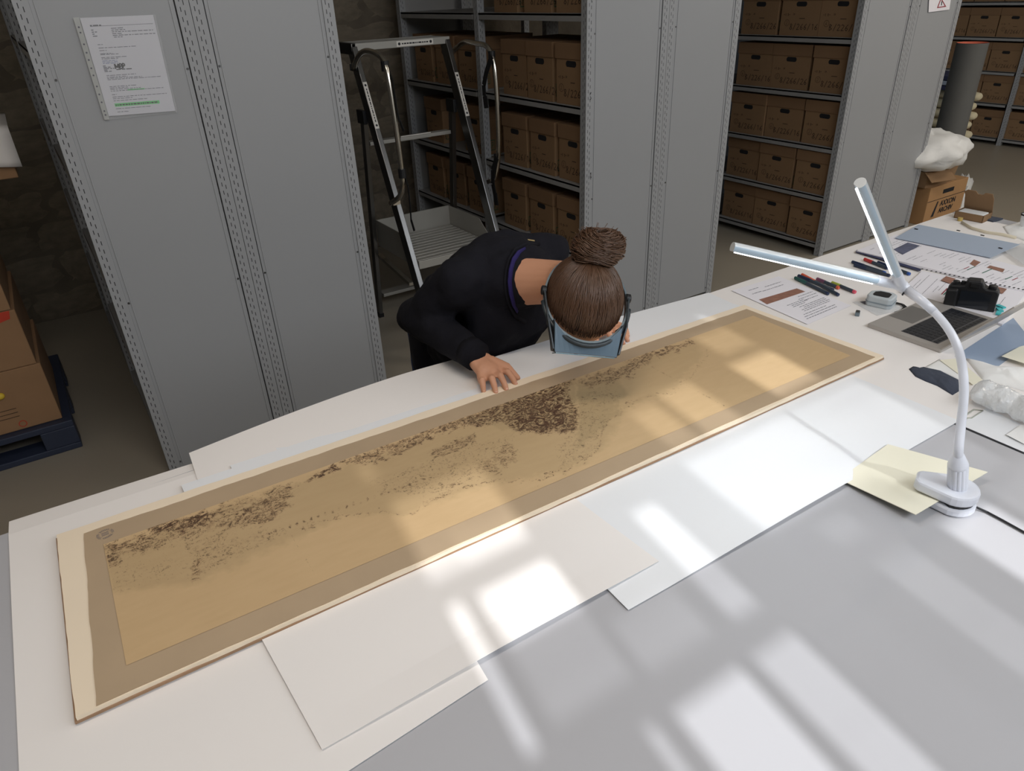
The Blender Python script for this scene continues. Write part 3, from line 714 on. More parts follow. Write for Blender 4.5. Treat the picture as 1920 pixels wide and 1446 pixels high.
sl = [aty(137, 33, ny_-.002), aty(291, 27, ny_-.002), aty(333, 211, ny_-.002), aty(196, 225, ny_-.002)]
slab(sl, .0003, (0, 1, 0)).build('sleeve', mat('sleeve_film', srgb(225, 228, 230), .15, var=.01, alpha=.12, coat=.6), nt_)
sq_ = qmap(sl); b = MB(); qpatch(b, sq_, 0, .065, 0, 1, up, .0002); b.build('punched_edge', mat('sleeve_edge', srgb(190, 192, 190), .3, alpha=.75), nt_)
b = MB()
for t in (.09, .14, .25, .33, .40, .48, .55, .66, .74, .82, .91, .95):
    c_ = sq_(.032, t); b.lathe([(.0028, 0), (.0028, .0003)], c_+V((0, -.0006, 0)), 8, T=Matrix.Rotation(PI/2, 4, 'X'))
b.build('punched_holes', INK, nt_)['kind'] = 'stuff'
# warning sign on the third rack
wsn = empty('warning_sign', tuple(aty(1762, 5, -.003)), 'small white sign with a red triangle, high on the shelving by the right aisle', 'sign')
cc = [aty(1744, -42, -.003), aty(1790, -46, -.003), aty(1780, 18, -.003), aty(1741, 23, -.003)]
slab(cc, .001, (0, 1, 0)).build('plate', PRINT, wsn); wq = qmap(cc)
tr = [wq(.52, .60), wq(.82, .90), wq(.38, .91)]; ct = (tr[0]+tr[1]+tr[2])/3
b = MB(); b.add([p+V((0, -.001, 0)) for p in tr]+[ct+(p-ct)*.68+V((0, -.001, 0)) for p in tr], [(0, 1, 4, 3), (1, 2, 5, 4), (2, 0, 3, 5)]); b.build('triangle', INKR, wsn)
b = MB(); qpatch(b, wq, .56, .60, .72, .84, up, .001); b.build('bolt_mark', INKD, wsn)

# ---------------------------------------------------------------- platform ladder
ld = empty('platform_ladder', (1.82, .6, 0), 'aluminium platform ladder with curved handrails standing in the dark aisle', 'ladder')
for x in (1.55, 2.10):
    b = MB().bar((x, .90, 1.56), (x, .235, .03), .075, .028, up=(1, 0, 0)); 
    s_ = b.build('stile', ALU, ld, bevel=.003)
    MB().bar((x, .243, .05), (x, .222, 0.001), .082, .034, up=(1, 0, 0)).build('foot', BLK, s_)
    b = MB().bar((x, .87, 1.24), (x, 1.03, .02), .045, .024, up=(1, 0, 0)); s_ = b.build('rear_leg', ALU, ld, bevel=.002)
    MB().bar((x, 1.027, .03), (x, 1.032, .001), .05, .03, up=(1, 0, 0)).build('foot', BLK, s_)
    MB().box((x-.03, .80, 1.20), (x-.008, .89, 1.27)).build('hinge', BLK, ld, bevel=.003)
b = MB().box((1.535, .87, 1.552), (2.115, .885, 1.588)); b.box((1.535, 1.075, 1.555), (2.115, 1.09, 1.588)); b.build('top_tread_lip', ALU2, ld, bevel=.002)
for k in range(10): MB().box((1.537, .888+k*.0188, 1.574), (2.113, .888+k*.0188+.014, 1.586)).build('tread_rib', ALU2, ld)
MB().box((1.535, .87, 1.535), (1.56, 1.09, 1.59)).build('tread_end_cap', BLK, ld, bevel=.004)
pz = .52
MB().box((1.585, .44, pz-.045), (2.075, .455, pz)).build('platform_lip', ALU2, ld, bevel=.002)
for k in range(11): MB().box((1.59, .46+k*.046, pz-.012), (2.07, .46+k*.046+.034, pz)).build('platform_rib', ALU2, ld, bevel=.002)
MB().box((1.585, .965, pz-.04), (2.075, .973, pz+.115)).build('toe_board', ALU2, ld)
for x in (1.58, 2.073):
    MB().add([(x, .46, pz-.04), (x, .973, pz-.04), (x, .973, pz+.115), (x, .60, pz+.115), (x, .46, pz+.01), (x+.004, .46, pz-.04), (x+.004, .973, pz-.04), (x+.004, .973, pz+.115), (x+.004, .60, pz+.115), (x+.004, .46, pz+.01)],
             [(0, 1, 2, 3, 4), (9, 8, 7, 6, 5), (0, 5, 6, 1), (1, 6, 7, 2), (2, 7, 8, 3), (3, 8, 9, 4), (4, 9, 5, 0)]).build('toe_board', ALU2, ld)
MB().bar((1.57, .90, 1.085), (2.08, .90, 1.085), .02, .055, up=(0, 1, 0)).build('cross_brace', ALU2, ld, bevel=.002)
MB().bar((1.57, 1.01, .155), (2.08, 1.01, .155), .02, .075, up=(0, 1, 0)).build('cross_brace', ALU2, ld, bevel=.002)
MB().bar((1.575, .98, .42), (1.575, .55, .36), .02, .025, up=(1, 0, 0)).build('platform_stay', STEEL, ld)
for zz, yy in ((.28, .35), ): 
    MB().box((1.57, yy-.02, zz-.015), (2.08, yy+.07, zz)).build('step', ALU, ld, bevel=.003)
def rail(pts, X, off):
    p3 = [atx(x, y, X) for x, y in pts]
    # smooth the bends
    out = []
    for i in range(len(p3)-1):
        for t in (0, .25, .5, .75):
            a, b_, c_, d = p3[max(i-1, 0)], p3[i], p3[i+1], p3[min(i+2, len(p3)-1)]
            out.append(.5*((2*b_)+(c_-a)*t+(2*a-5*b_+4*c_-d)*t*t+(3*b_-a-3*c_+d)*t**3))
    out.append(p3[-1])
    h = MB().tube(out, .0135, 12).build('handrail', STEEL, ld, smooth=True)
    return h
h1 = rail([(663, 128), (672, 106), (684, 96), (702, 99), (718, 112), (727, 140), (737, 200), (747, 270), (754, 330), (755, 352), (748, 370), (733, 381)], 1.50, -.05)
h2 = rail([(847, 98), (858, 88), (872, 79), (890, 81), (910, 85), (920, 98), (927, 125), (932, 180), (935, 260), (933, 310), (926, 338)], 2.17, .05)
MB().bar(atx(900, 345, 2.11), atx(926, 338, 2.17), .02, .02).build('rail_bracket', STEEL, h2)
MB().bar(atx(845, 100, 2.11), atx(851, 96, 2.17), .02, .02).build('rail_bracket', STEEL, h2)
MB().bar(atx(668, 128, 1.545), atx(661, 126, 1.50), .03, .03).build('rail_bracket', BLK, h1)
MB().bar(atx(748, 378, 1.545), atx(735, 381, 1.50), .024, .024).build('rail_bracket', STEEL, h1)
def strap(X, pts, wd, parent_):
    b = MB(); p3 = [atx(x, y, X) for x, y in pts]
    for p, q in zip(p3, p3[1:]): b.bar(p, q, wd, .003, up=(1, 0, 0))
    b.build('strap', BLKF, parent_)
strap(1.51, [(726, 125), (736, 150), (741, 185), (746, 215), (749, 228)], .014, ld); strap(1.51, [(750, 228), (757, 246)], .02, ld)
strap(1.515, [(757, 325), (765, 350), (769, 385), (771, 415)], .012, ld); strap(1.515, [(771, 413), (777, 433)], .02, ld)
strap(2.14, [(922, 105), (912, 135), (907, 160), (908, 180)], .034, ld); strap(2.14, [(909, 180), (912, 203)], .042, ld)
strap(2.14, [(932, 295), (924, 320), (924, 345), (928, 365)], .036, ld); strap(2.14, [(928, 362), (931, 385)], .04, ld)
for X, q in ((1.50, (722, 124)), (2.17, (922, 104)), (1.50, (754, 325)), (2.17, (932, 296))):
    p = atx(*q, X); MB().tube([p+V((0, 0, .022)), p-V((0, 0, .022))], .019, 12).build('strap_clamp', BLK, ld)
def sticker(o, x, y, wd, hgt, red=True):
    T = frame(o, x, y); b = MB().box((-wd/2, -hgt/2, 0), (wd/2, hgt/2, .0006), T=T); s_ = b.build('sticker', STICK, ld)
    b = MB()
    for k in (-1, 1): b.lathe([(hgt*.28, .0007), (hgt*.28, .0009)], (0, 0, 0), 10, T=T @ Matrix.Translation((k*wd*.43, 0, 0)))
    b.build('sticker_symbols', REDP if red else INKD, s_)['kind'] = 'stuff'
    b = MB(); dashes(b, lambda s, t: T @ V(((s-.5)*wd, -(t-.5)*hgt, 0)), .14, .86, .38, .25, T.to_3x3() @ V((0, 0, 1)), 3, .0009, .06, .015); b.build('sticker_words', INKD, s_)['kind'] = 'stuff'
sticker((1.90, .869, 1.570), (1, 0, 0), (0, 0, 1), .22, .027, False)
sticker((1.86, .888, 1.085), (1, 0, 0), (0, 0, 1), .19, .028)
dl = V((0, -.665, -1.53)).normalized(); nl = V((0, -1.53, .665)).normalized()
for x in (1.55, 2.10):
    c_ = V((x, .90, 1.56))+dl*.30+nl*.0380; sticker(c_, dl, V((1, 0, 0)), .24, .022, False)

# ---------------------------------------------------------------- the person
Hc = at(1093, 566, 1.172)
cA = V((-.40, -.80, .50)).normalized(); Lx = V((.90, -.43, 0)); Lx = (Lx-cA*Lx.dot(cA)).normalized(); fA = cA.cross(Lx).normalized()
if fA.z > 0: fA = -fA
_rq = Matrix.Rotation(math.radians(-11), 3, (CP-Hc).normalized()); cA = _rq @ cA; Lx = _rq @ Lx; fA = _rq @ fA
bA = (cA*.55-fA*.835).normalized()
def hp(l, c_, f_): return Hc+Lx*l+cA*c_+fA*f_
N0 = aty(985, 528, -1.50)
N0 = V((.965, -1.565, 1.150))
PEL = V((.99, -1.12, .91)); CHE = V((.965, -1.42, 1.135))
pr = empty('person', (.93, -1.05, 0), 'person in a black sweater bending over the drawing, both hands on the table', 'person')
shl, shr = V((.805, -1.465, 1.165)), V((1.115, -1.42, 1.16))
ell, elr = V((.747, -1.325, 1.035)), V((1.17, -1.30, 1.06))
wrl, wrr = V((.768, -1.590, 1.018)), V((1.155, -1.560, 1.010))
def torso(b, g):
    b.tube([PEL+V((-.01, .03, -.05)), PEL, PEL.lerp(CHE, .35)+V((0, 0, .02)), PEL.lerp(CHE, .7)+V((0, 0, .025)), CHE, CHE.lerp(N0, .2)],
           [.145+g, .150+g, .142+g, .152+g, .160+g, .128+g], 20, flat=(1, .70), up=(1, .1, 0), round_=True)
def arms(b, g, endl=1., endr=1.):
    for s_, e, w_, en in ((shl, ell, wrl, endl), (shr, elr, wrr, endr)):
        m1 = s_.lerp(e, .5); m2 = e.lerp(w_, .4); we = e.lerp(w_, en)
        b.tube([s_.lerp(CHE, .35), s_, m1, e], [.055+g, .054+g, .046+g, .042+g], 16, round_=True)
        b.tube([e, m2, we], [.041+g, .038+g, (.027+g*1.1)], 16, round_=True)
def legs(b, g):
    for sx in (-1, 1):
        hip = PEL+V((sx*.085, .02, -.03)); kn = V((PEL.x+sx*.095, -1.07, .49)); an = V((PEL.x+sx*.10, -1.0, .09))
        b.tube([hip, hip.lerp(kn, .5), kn, kn.lerp(an, .35), an], [.088+g, .074+g, .056+g, .054+g, .038+g], 18, round_=True)
def organic(name, b, m, parent, vox, sm=5, disp=0, dsize=.1):
    o = b.build(name, m, parent, smooth=True)
    r = o.modifiers.new('remesh', 'REMESH'); r.mode = 'VOXEL'; r.voxel_size = vox; r.use_smooth_shade = True
    s_ = o.modifiers.new('smooth', 'SMOOTH'); s_.factor = .5; s_.iterations = sm
    if disp:
        t = bpy.data.textures.new(name+'_folds', 'CLOUDS'); t.noise_scale = dsize; t.noise_depth = 1
        d = o.modifiers.new('folds', 'DISPLACE'); d.texture = t; d.strength = disp; d.mid_level = .5; d.texture_coords = 'GLOBAL'
    return o
# body: head, neck, trunk, arms, hands, legs in one skin
b = MB(); torso(b, -.018); arms(b, -.010); legs(b, -.012)
Mh = Matrix((( Lx.x, fA.x, cA.x), (Lx.y, fA.y, cA.y), (Lx.z, fA.z, cA.z)))
b.sphere(Hc, (.079, .092, .100), 28, 18, T=Mh)                                   # cranium
b.sphere(hp(0, -.045, .045), (.058, .055, .070), 20, 14, T=Mh)                   # face
b.sphere(hp(0, -.098, .062), (.030, .028, .026), 14, 10, T=Mh)                   # chin
b.tube([hp(0, -.002, .088), hp(0, -.035, .112), hp(0, -.045, .104)], [.007, .013, .010], 10, round_=True)   # nose
for sx in (-1, 1):
    b.tube([hp(sx*.074, .010, -.005), hp(sx*.083, .004, -.016), hp(sx*.083, -.022, -.014), hp(sx*.073, -.036, -.002)], [.007, .009, .008, .006], 8, round_=True)  # ears
    b.tube([hp(sx*.05, .0, .07), hp(sx*.02, .004, .088)], .008, 8, round_=True)   # brow
b.tube([hp(0, -.04, -.035), hp(0, -.10, -.06).lerp(N0, .35), N0+V((0, .02, .002)), N0+V((0, .05, -.004)), CHE.lerp(N0, .35)+V((0, 0, -.015)), CHE+V((0, 0, -.02))], [.056, .053, .060, .072, .090, .095], 20, round_=True)
def hand(b, wr, tips, side, bases=None, thumb=None):
    """wr wrist; tips: pinky..index fingertips; side: unit vector towards the thumb side"""
    side = V(side).normalized(); mid = sum((V(t) for t in tips), V((0, 0, 0)))/len(tips)
    d = (mid-wr); d.z = 0; d.normalize(); kz = .028
    kn = []
    for k in range(4):
        o_ = (-1.5+k)*.0215
        kc = wr+d*(.060 if k in (1, 2) else .054)+side*o_; kc.z = .9575+kz+(.004 if k in (1, 2) else 0)
        kn.append(kc)
    b.tube([wr-d*.03+V((0, 0, .01)), wr, wr.lerp((kn[1]+kn[2])/2, .5)], [.026, .026, .030], 14, flat=(1.05, .62), up=side, round_=True)
    for k in range(4):
        b.tube([wr+side*(-1.5+k)*.011, kn[k].lerp(wr, .4), kn[k]], [.016, .013, .0108], 12, round_=True)
        t = V(tips[k]); v_ = t-kn[k]
        j1 = kn[k]+v_*.42+V((0, 0, .016)); j2 = kn[k]+v_*.78+V((0, 0, .010))
        b.tube([kn[k], j1, j2, t+V((0, 0, .0015))], [.0100, .0088, .0078, .0064], 12, round_=True)
    if thumb is not None:
        t = V(thumb); t0 = wr+side*.022+d*.018
        b.tube([t0, t0.lerp(t, .5)+side*.008+V((0, 0, .004)), t], [.014, .0115, .008], 12, round_=True)
    return kn
tl = [at(907, 736, .963), at(930, 738, .963), at(950, 733, .963), at(967, 722, .963)]
knl = hand(b, V((.776, -1.598, 1.004)), tl, V((1, .12, 0)), thumb=(.838, -1.668, .966))
tr_ = [V((1.215, -1.652, .963)), V((1.196, -1.673, .963)), V((1.175, -1.680, .963)), V((1.152, -1.672, .963))]
knr = hand(b, V((1.172, -1.572, 1.000)), tr_, V((-1, 0, 0)), thumb=(1.112, -1.645, .965))
body = organic('body', b, SKIN, pr, .0036, 2)
b = MB()
for t, kn in list(zip(tl, knl))+list(zip(tr_, knr)):
    d = (V(t)-kn); d.z = 0; d.normalize(); s_ = V((-d.y, d.x, 0)); c_ = V(t)+V((0, 0, .0068))-d*.001
    b.sphere(c_, (.0045, .0062, .0016), 10, 6, T=Matrix(((s_.x, d.x, 0), (s_.y, d.y, 0), (0, 0, 1))))
b.build('fingernails', NAIL, pr, smooth=True)['kind'] = 'stuff'
for sx in (-1, 1):
    e = MB().sphere(hp(sx*.03, -.008, .088), .011, 14, 10).build('eye', mat('eye_white', srgb(235, 232, 228), .2), pr, smooth=True)
    MB().sphere(hp(sx*.03, -.008, .0965), .005, 10, 8).build('iris', mat('iris_brown', srgb(60, 40, 28), .2), e, smooth=True)
MB().tube([hp(-.02, -.072, .086), hp(0, -.071, .092), hp(.02, -.072, .086)], [.003, .006, .003], 8).build('lips', LIP, pr, smooth=True)
# clothes
b = MB(); torso(b, .006)
arms(b, .010, .93, .93)
b.tube([shl, CHE+V((0, .045, .045)), shr], [.062, .062, .062], 16, round_=True)
b.tube([PEL+V((-.02, 0, -.10)), PEL+V((-.01, 0, 0))], [.172, .168], 20, flat=(1, .75), up=(1, .1, 0), round_=True)
b.tube([CHE+V((-.01, -.03, -.02)), V((.97, -1.46, 1.03)), V((.95, -1.42, .965)), V((.93, -1.28, .90))], [.13, .140, .140, .13], 18, flat=(1.1, .6), up=(1, .1, 0), round_=True)
b.tube([ell+V((.0, .03, -.01)), ell.lerp(PEL, .5)+V((0, .02, .02)), PEL+V((-.06, 0, .03))], [.05, .07, .09], 16, round_=True)   # loose cloth between arm and side
organic('sweater', b, SWEAT, pr, .008, 6, .016, .06)
for w_, e in ((wrl, ell), (wrr, elr)):
    d = (w_-e).normalized(); MB().tube([w_-d*.03, w_+d*.004], [.040, .039], 20).build('cuff', SWEAT, pr, smooth=True)
b = MB(); legs(b, .006); b.tube([PEL+V((0, 0, -.07)), PEL+V((0, 0, -.01))], [.15, .15], 20, flat=(1, .75), up=(1, .1, 0), round_=True)
organic('jeans', b, JEAN, pr, .010, 3, .008, .05)
for sx in (-1, 1):
    an = V((PEL.x+sx*.10, -1.0, .0)); MB().tube([an+V((0, .05, .045)), an+V((0, 0, .05)), an+V((0, -.09, .035)), an+V((0, -.17, .028))], [.036, .045, .04, .03], 16, flat=(1, .9), up=(1, 0, 0), round_=True).build('shoe', BLK, pr, smooth=True)
# neckline: skin-showing yoke, purple collar, black rim
nd_ = (N0-CHE).normalized(); na = V((1, .1, 0)); na = (na-nd_*na.dot(nd_)).normalized(); nb = nd_.cross(na).normalized()
if nb.z < 0: nb = -nb
bpy.context.view_layer.update(); dg = bpy.context.evaluated_depsgraph_get()
hit, hl, hn, _, ho, _ = S.ray_cast(dg, CP, ray(995, 451).normalized())
if hit: MB().box((-.011, -.0022, 0), (.011, .0022, .001), T=frame(hl+hn*.0005, CR+CU*.12-hn*hn.dot(CR+CU*.12), hn.cross(CR+CU*.12))).build('gold_tag', mat('gold_tag', srgb(205, 180, 130), .4, .6), pr)
def oncloth(pts, off):
    o_ = []
    for x, y in pts:
        h_, l_, n_, _, _, _ = S.ray_cast(dg, CP, ray(x, y).normalized())
        if h_: o_.append(l_-ray(x, y).normalized()*off)
    return o_
cl = oncloth([(985, 466), (972, 476), (963, 490), (958, 508), (956, 528), (958, 548), (963, 568), (970, 584)], .001)
MB().tube(cl, [.004, .008, .010, .010, .010, .010, .009, .005], 10, flat=(1.2, .5)).build('inner_collar', PURP, pr, smooth=True)
cl = oncloth([(1010, 458), (985, 459), (966, 468), (955, 486), (949, 508), (947, 530), (949, 552), (955, 572), (965, 592), (985, 604)], .001)
MB().tube(cl, .006, 10, flat=(1, .7)).build('neck_rim', SWEAT, pr, smooth=True)
# hair: dark cap plus drawn-back strands and a bun
HA = mat('hair_brown', srgb(84, 58, 40), .42, var=.1, spec=.6); HB = mat('hair_light_brown', srgb(150, 112, 78), .4, var=.1, spec=.6); HD = mat('hair_dark', srgb(48, 33, 25), .5, spec=.5)
def hdir(l, c_, f_): return (Lx*l+cA*c_+fA*f_).normalized()
def hsurf(d, k=1.0):
    l, c_, f_ = d.dot(Lx), d.dot(cA), d.dot(fA); r = 1/math.sqrt((l/.088)**2+(c_/.110)**2+(f_/.106)**2)
    return Hc+d*r*k
bun = bA
b = MB(); rings_ = []
ax1 = Lx; ax2 = bun.cross(ax1).normalized()
def limit(ph):     # angle from the bun to the hairline in each direction
    v_ = ax1*math.cos(ph)+ax2*math.sin(ph); toface = v_.dot(fA*.8+cA*.6)
    return 1.30+.50*max(0, toface)-.18*max(0, -toface)
nr, ns = 12, 40
vs = [hsurf(bun, 1.0)]
for i in range(1, nr+1):
    for k in range(ns):
        ph = 2*PI*k/ns; a = limit(ph)*i/nr; v_ = ax1*math.cos(ph)+ax2*math.sin(ph)
        vs.append(hsurf((bun*math.cos(a)+v_*math.sin(a)).normalized(), 1.005))
fs = [(0, 1+k, 1+(k+1) % ns) for k in range(ns)]
for i in range(nr-1):
    for k in range(ns): fs.append((1+i*ns+k, 1+(i+1)*ns+k, 1+(i+1)*ns+(k+1) % ns, 1+i*ns+(k+1) % ns))
hair = MB().add(vs, fs).build('hair', HD, pr, smooth=True); so = hair.modifiers.new('thick', 'SOLIDIFY'); so.thickness = .004; so.offset = 0
def curves(name, strands, mats_, parent, rad):
    cu = bpy.data.curves.new(name, 'CURVE'); cu.dimensions = '3D'; cu.bevel_depth = rad; cu.bevel_resolution = 0; cu.resolution_u = 2
    off = wloc(parent)
    for pts, mi, rr in strands:
        s_ = cu.splines.new('POLY'); s_.points.add(len(pts)-1)
        for p_, q in zip(s_.points, pts): q = q-off; p_.co = (q.x, q.y, q.z, 1); p_.radius = rr
        s_.material_index = mi
    for m_ in mats_: cu.materials.append(m_)
    o = bpy.data.objects.new(name, cu); C.objects.link(o); o.parent = parent; return o
rnd = random.Random(11); strands = []
for k in range(1500):
    ph = rnd.uniform(0, 2*PI); L_ = limit(ph)*rnd.uniform(.93, 1.03); tw = rnd.uniform(-.14, .14); lift = rnd.uniform(1.0, 1.035)
    pts = []
    for j in range(13):
        t = j/12; a = L_*(1-t)+.08; p2 = ph+tw*t+.04*math.sin(t*7+k); v_ = ax1*math.cos(p2)+ax2*math.sin(p2)
        pts.append(hsurf((bun*math.cos(a)+v_*math.sin(a)).normalized(), lift+.015*math.sin(PI*t)+.002*rnd.random()))
    strands.append((pts, 1 if rnd.random() < .22 else (2 if rnd.random() < .3 else 0), rnd.uniform(.6, 1.2)))
o = curves('hair_strands', strands, [HA, HB, HD], hair, .0009); o['kind'] = 'stuff'
strands = []; bc = hsurf(bun, 1.0)+bun*.022+V((.012, 0, .004))
for k in range(620):       # the bun: loops round its own axis
    th0 = rnd.uniform(0, 2*PI); phi_ = rnd.uniform(-.5, 1.35); sh_ = rnd.uniform(.94, 1.06); R_ = .040*math.cos(phi_)*sh_+.003; zz = .034*math.sin(phi_)*sh_; til = V((rnd.uniform(-.5, .5), rnd.uniform(-.5, .5), rnd.uniform(-.5, .5)))
    u1 = (ax1+til*.5).normalized(); u2 = bun.cross(u1).normalized(); pts = []
    for j in range(10):
        a = th0+j*.42; rr = R_*(1+.12*math.sin(3*a+k)); pts.append(bc+bun*(zz+.006*math.sin(2*a+k))+u1*rr*math.cos(a)*1.25+u2*rr*math.sin(a)*.95)
    strands.append((pts, 1 if rnd.random() < .05 else (2 if rnd.random() < .7 else 0), rnd.uniform(.7, 1.4)))
for k in range(60):        # loose ends
    a = rnd.uniform(0, 2*PI); d = (ax1*math.cos(a)+ax2*math.sin(a)+bun*rnd.uniform(.2, 1)).normalized(); p0 = bc+d*.028
    strands.append(([p0+d*.0042*j+V((math.sin(j*.6+k)*.004, 0, .001*j*math.sin(k))) for j in range(8)], 2, .7))
MB().sphere(bc, (.044, .036, .033), 16, 10, T=Matrix(((ax1.x, ax2.x, bun.x), (ax1.y, ax2.y, bun.y), (ax1.z, ax2.z, bun.z)))).build('bun_core', HD, hair, smooth=True)
o = curves('bun_strands', strands, [HA, HB, HD], hair, .0011); o['kind'] = 'stuff'

# head-worn magnifier
vz = empty('magnifier_visor', tuple(hp(0, .06, .09)), 'blue-grey magnifier visor with grey headband worn on the bent head', 'visor')
wv = (cA*.50+fA*.87).normalized(); rn = Lx.cross(wv).normalized()
if rn.dot(bun) < 0: rn = -rn
bcn = Hc+cA*.030
def bring(a, k=1.0): return bcn+Lx*(.093*k*math.cos(a))+wv*(.114*k*math.sin(a))
bn = MB(); n = 48; ins_ = []; 
for k in range(n+1):
    a = -PI*.05+PI*2*k/n
    for rr, hh in ((1.0, -.010), (1.0, .010), (1.045, .010), (1.045, -.010)): ins_.append(bring(a, rr)+rn*hh)
bn.add(ins_, [(4*k+j, 4*k+(j+1) % 4, 4*(k+1)+(j+1) % 4, 4*(k+1)+j) for k in range(n) for j in range(4)]).build('headband', BAND, vz, auto=True)
MB().tube([bring(PI*t/24, 1.07)+rn*.004 for t in range(1, 24)], .0055, 10).build('forehead_pad', VISD, vz, smooth=True)
# shade: front plate, side walls, lens
def vp(l, c_, f_): return Hc+Lx*l+cA*c_+fA*f_
nseg = 12; fr = []
for k in range(nseg+1):
    l = -.076+.152*k/nseg; ed = .056+.048*(1-(l/.076)**2)       # concave upper edge round the forehead
    fr.append((l, ed))
b = MB(); vs = []
for l, ed in fr:
    for cc_ in (.086, .090): vs += [vp(l, cc_-.0, ed), vp(l*.92, cc_-.004, .124)]
fs = []
for k in range(nseg):
    a = 4*k; e = 4*(k+1); fs += [(a, a+1, e+1, e), (a+2, e+2, e+3, a+3), (a, e, e+2, a+2), (a+1, a+3, e+3, e+1)]
fs += [(0, 2, 3, 1), (4*nseg, 4*nseg+1, 4*nseg+3, 4*nseg+2)]
b.add(vs, fs).build('shade_front', VIS, vz, bevel=.001)
for sx in (-1, 1):
    b = MB(); q = [vp(sx*.078, .088, .052), vp(sx*.070, .086, .125), vp(sx*.070, .030, .121), vp(sx*.080, .020, .060)]
    q2 = [p-Lx*sx*.003 for p in q]; b.add(q+q2, [(0, 1, 2, 3), (7, 6, 5, 4), (0, 4, 5, 1), (1, 5, 6, 2), (2, 6, 7, 3), (3, 7, 4, 0)]); b.build('shade_side', VISD, vz, bevel=.001)
    b = MB().bar(vp(sx*.097, .030, -.012), vp(sx*.088, .070, .060), .004, .022, up=cA); b.bar(vp(sx*.088, .070, .056), vp(sx*.073, .080, .119), .004, .02, up=cA); b.build('pivot_arm', VISD, vz, bevel=.001)
    MB().lathe([(.011, -.005), (.011, .004), (.008, .006)], vp(sx*.098, .030, -.014), 18, T=frame((0, 0, 0), cA, fA if sx > 0 else -fA).to_3x3().to_4x4() @ Matrix.Rotation(0, 4, 'Z')).build('pivot_knob', BLK, vz, auto=True)
q = [vp(-.066, .082, .1245), vp(.066, .082, .1245), vp(.066, .030, .1245), vp(-.066, .030, .1245)]
b = MB().add(q+[p+fA*.002 for p in q], [(0, 1, 2, 3), (7, 6, 5, 4), (0, 4, 5, 1), (1, 5, 6, 2), (2, 6, 7, 3), (3, 7, 4, 0)]); b.build('lens_plate', LENS, vz)

# ---------------------------------------------------------------- clamp lamp
lb = at(1791, 919, .985); J = V((1.205, -2.357, 1.33))
lp = empty('clamp_lamp', (lb.x, lb.y, .951), 'white gooseneck clamp lamp with two lit tube arms on the grey table', 'lamp')
te = at(1716, 898, .985); td = V((te.x-lb.x, te.y-lb.y, 0)); tl_ = td.length; td.normalize(); tn = V((-td.y, td.x, 0))
def dshape(r, tipw, ln, n=14):
    out = []
    for k in range(n+1):
        a = -PI/2*1.05+PI*1.05*k/n; out.append(lb-td*math.cos(a)*r+tn*math.sin(a)*r)
    out += [lb+td*ln*.92+tn*tipw, lb+td*ln+tn*tipw*.6, lb+td*ln-tn*tipw*.6, lb+td*ln*.92-tn*tipw]
    return [(p.x, p.y) for p in out]
MB().prism(dshape(.039, .021, tl_), .9735, .995).build('clamp_upper', WPL, lp, bevel=.005)
MB().prism(dshape(.039, .020, tl_*.95), .9515, .967).build('clamp_lower', WPL, lp, bevel=.004)
MB().prism(dshape(.034, .012, tl_*.4), .966, .9745).build('clamp_gap', BLK, lp)
px_ = at(1795, 912, .995); T1 = at(1797, 856, 1.072); AX = frame(px_, (T1-px_).cross(V((0, 1, 0))).cross(T1-px_), V((0, 1, 0)))
zx_ = (T1-px_).normalized(); xx_ = (V((1, 0, 0))-zx_*zx_.x).normalized(); yx_ = zx_.cross(xx_); AX = Matrix(((xx_.x, yx_.x, zx_.x, px_.x), (xx_.y, yx_.y, zx_.y, px_.y), (xx_.z, yx_.z, zx_.z, px_.z), (0, 0, 0, 1)))
b = MB()
ns_ = 56; prof = []
for zz, r in ((.994, .0165), (1.052, .0165), (1.054, .0157)):
    for k in range(ns_):
        rr = r-(.0011 if k % 4 == 0 else 0); a = 2*PI*k/ns_; prof.append(AX @ V((rr*math.cos(a), rr*math.sin(a), zz-.995)))
b.add(prof, [(i*ns_+k, i*ns_+(k+1) % ns_, (i+1)*ns_+(k+1) % ns_, (i+1)*ns_+k) for i in range(2) for k in range(ns_)]+[tuple(range(ns_-1, -1, -1))])
b.lathe([(.0157, .059), (.0165, .061), (.0157, .065), (.0088, .087), (.0068, .089)], (0, 0, 0), 32, T=AX)
b.build('ribbed_collar', WPL, lp, auto=True)
npx = [(1802, 795), (1807, 745), (1806, 700), (1797, 655), (1780, 620), (1758, 592), (1733, 568)]
npts = [T1, T1+(T1-px_).normalized()*.022]+[atx(x, y, T1.x+(1.208-T1.x)*(i+1)/7) for i, (x, y) in enumerate(npx)]+[J+(atx(1733, 568, 1.208)-J).normalized()*.012]
cr_ = []
for i in range(len(npts)-1):
    for t in (0, .25, .5, .75):
        a, b_, c_, d = npts[max(i-1, 0)], npts[i], npts[i+1], npts[min(i+2, len(npts)-1)]
        cr_.append(.5*((2*b_)+(c_-a)*t+(2*a-5*b_+4*c_-d)*t*t+(3*b_-a-3*c_+d)*t**3))
cr_.append(npts[-1])
MB().tube(cr_, [.0078-.0014*i/(len(cr_)-1) for i in range(len(cr_))], 20).build('gooseneck', WPL, lp, smooth=True)
MB().tube([cr_[-8], cr_[-5], cr_[-1]], [.0070, .0078, .0088], 20).build('neck_sleeve', WPL, lp, smooth=True)
A1, A2 = V((.924, -2.21, 1.423)), V((.964, -2.387, 1.554))
d1, d2 = (A1-J).normalized(), (A2-J).normalized()
jn = MB(); jn.sphere(J, (.0165, .0165, .0115), 20, 12, T=frame((0, 0, 0), d1, d2).to_3x3()); jn.tube([J-d1*.002, J+d1*.05], [.0092, .0092], 20, round_=True); jn.tube([J, J+d2*.045], [.0092, .0092], 20, round_=True)
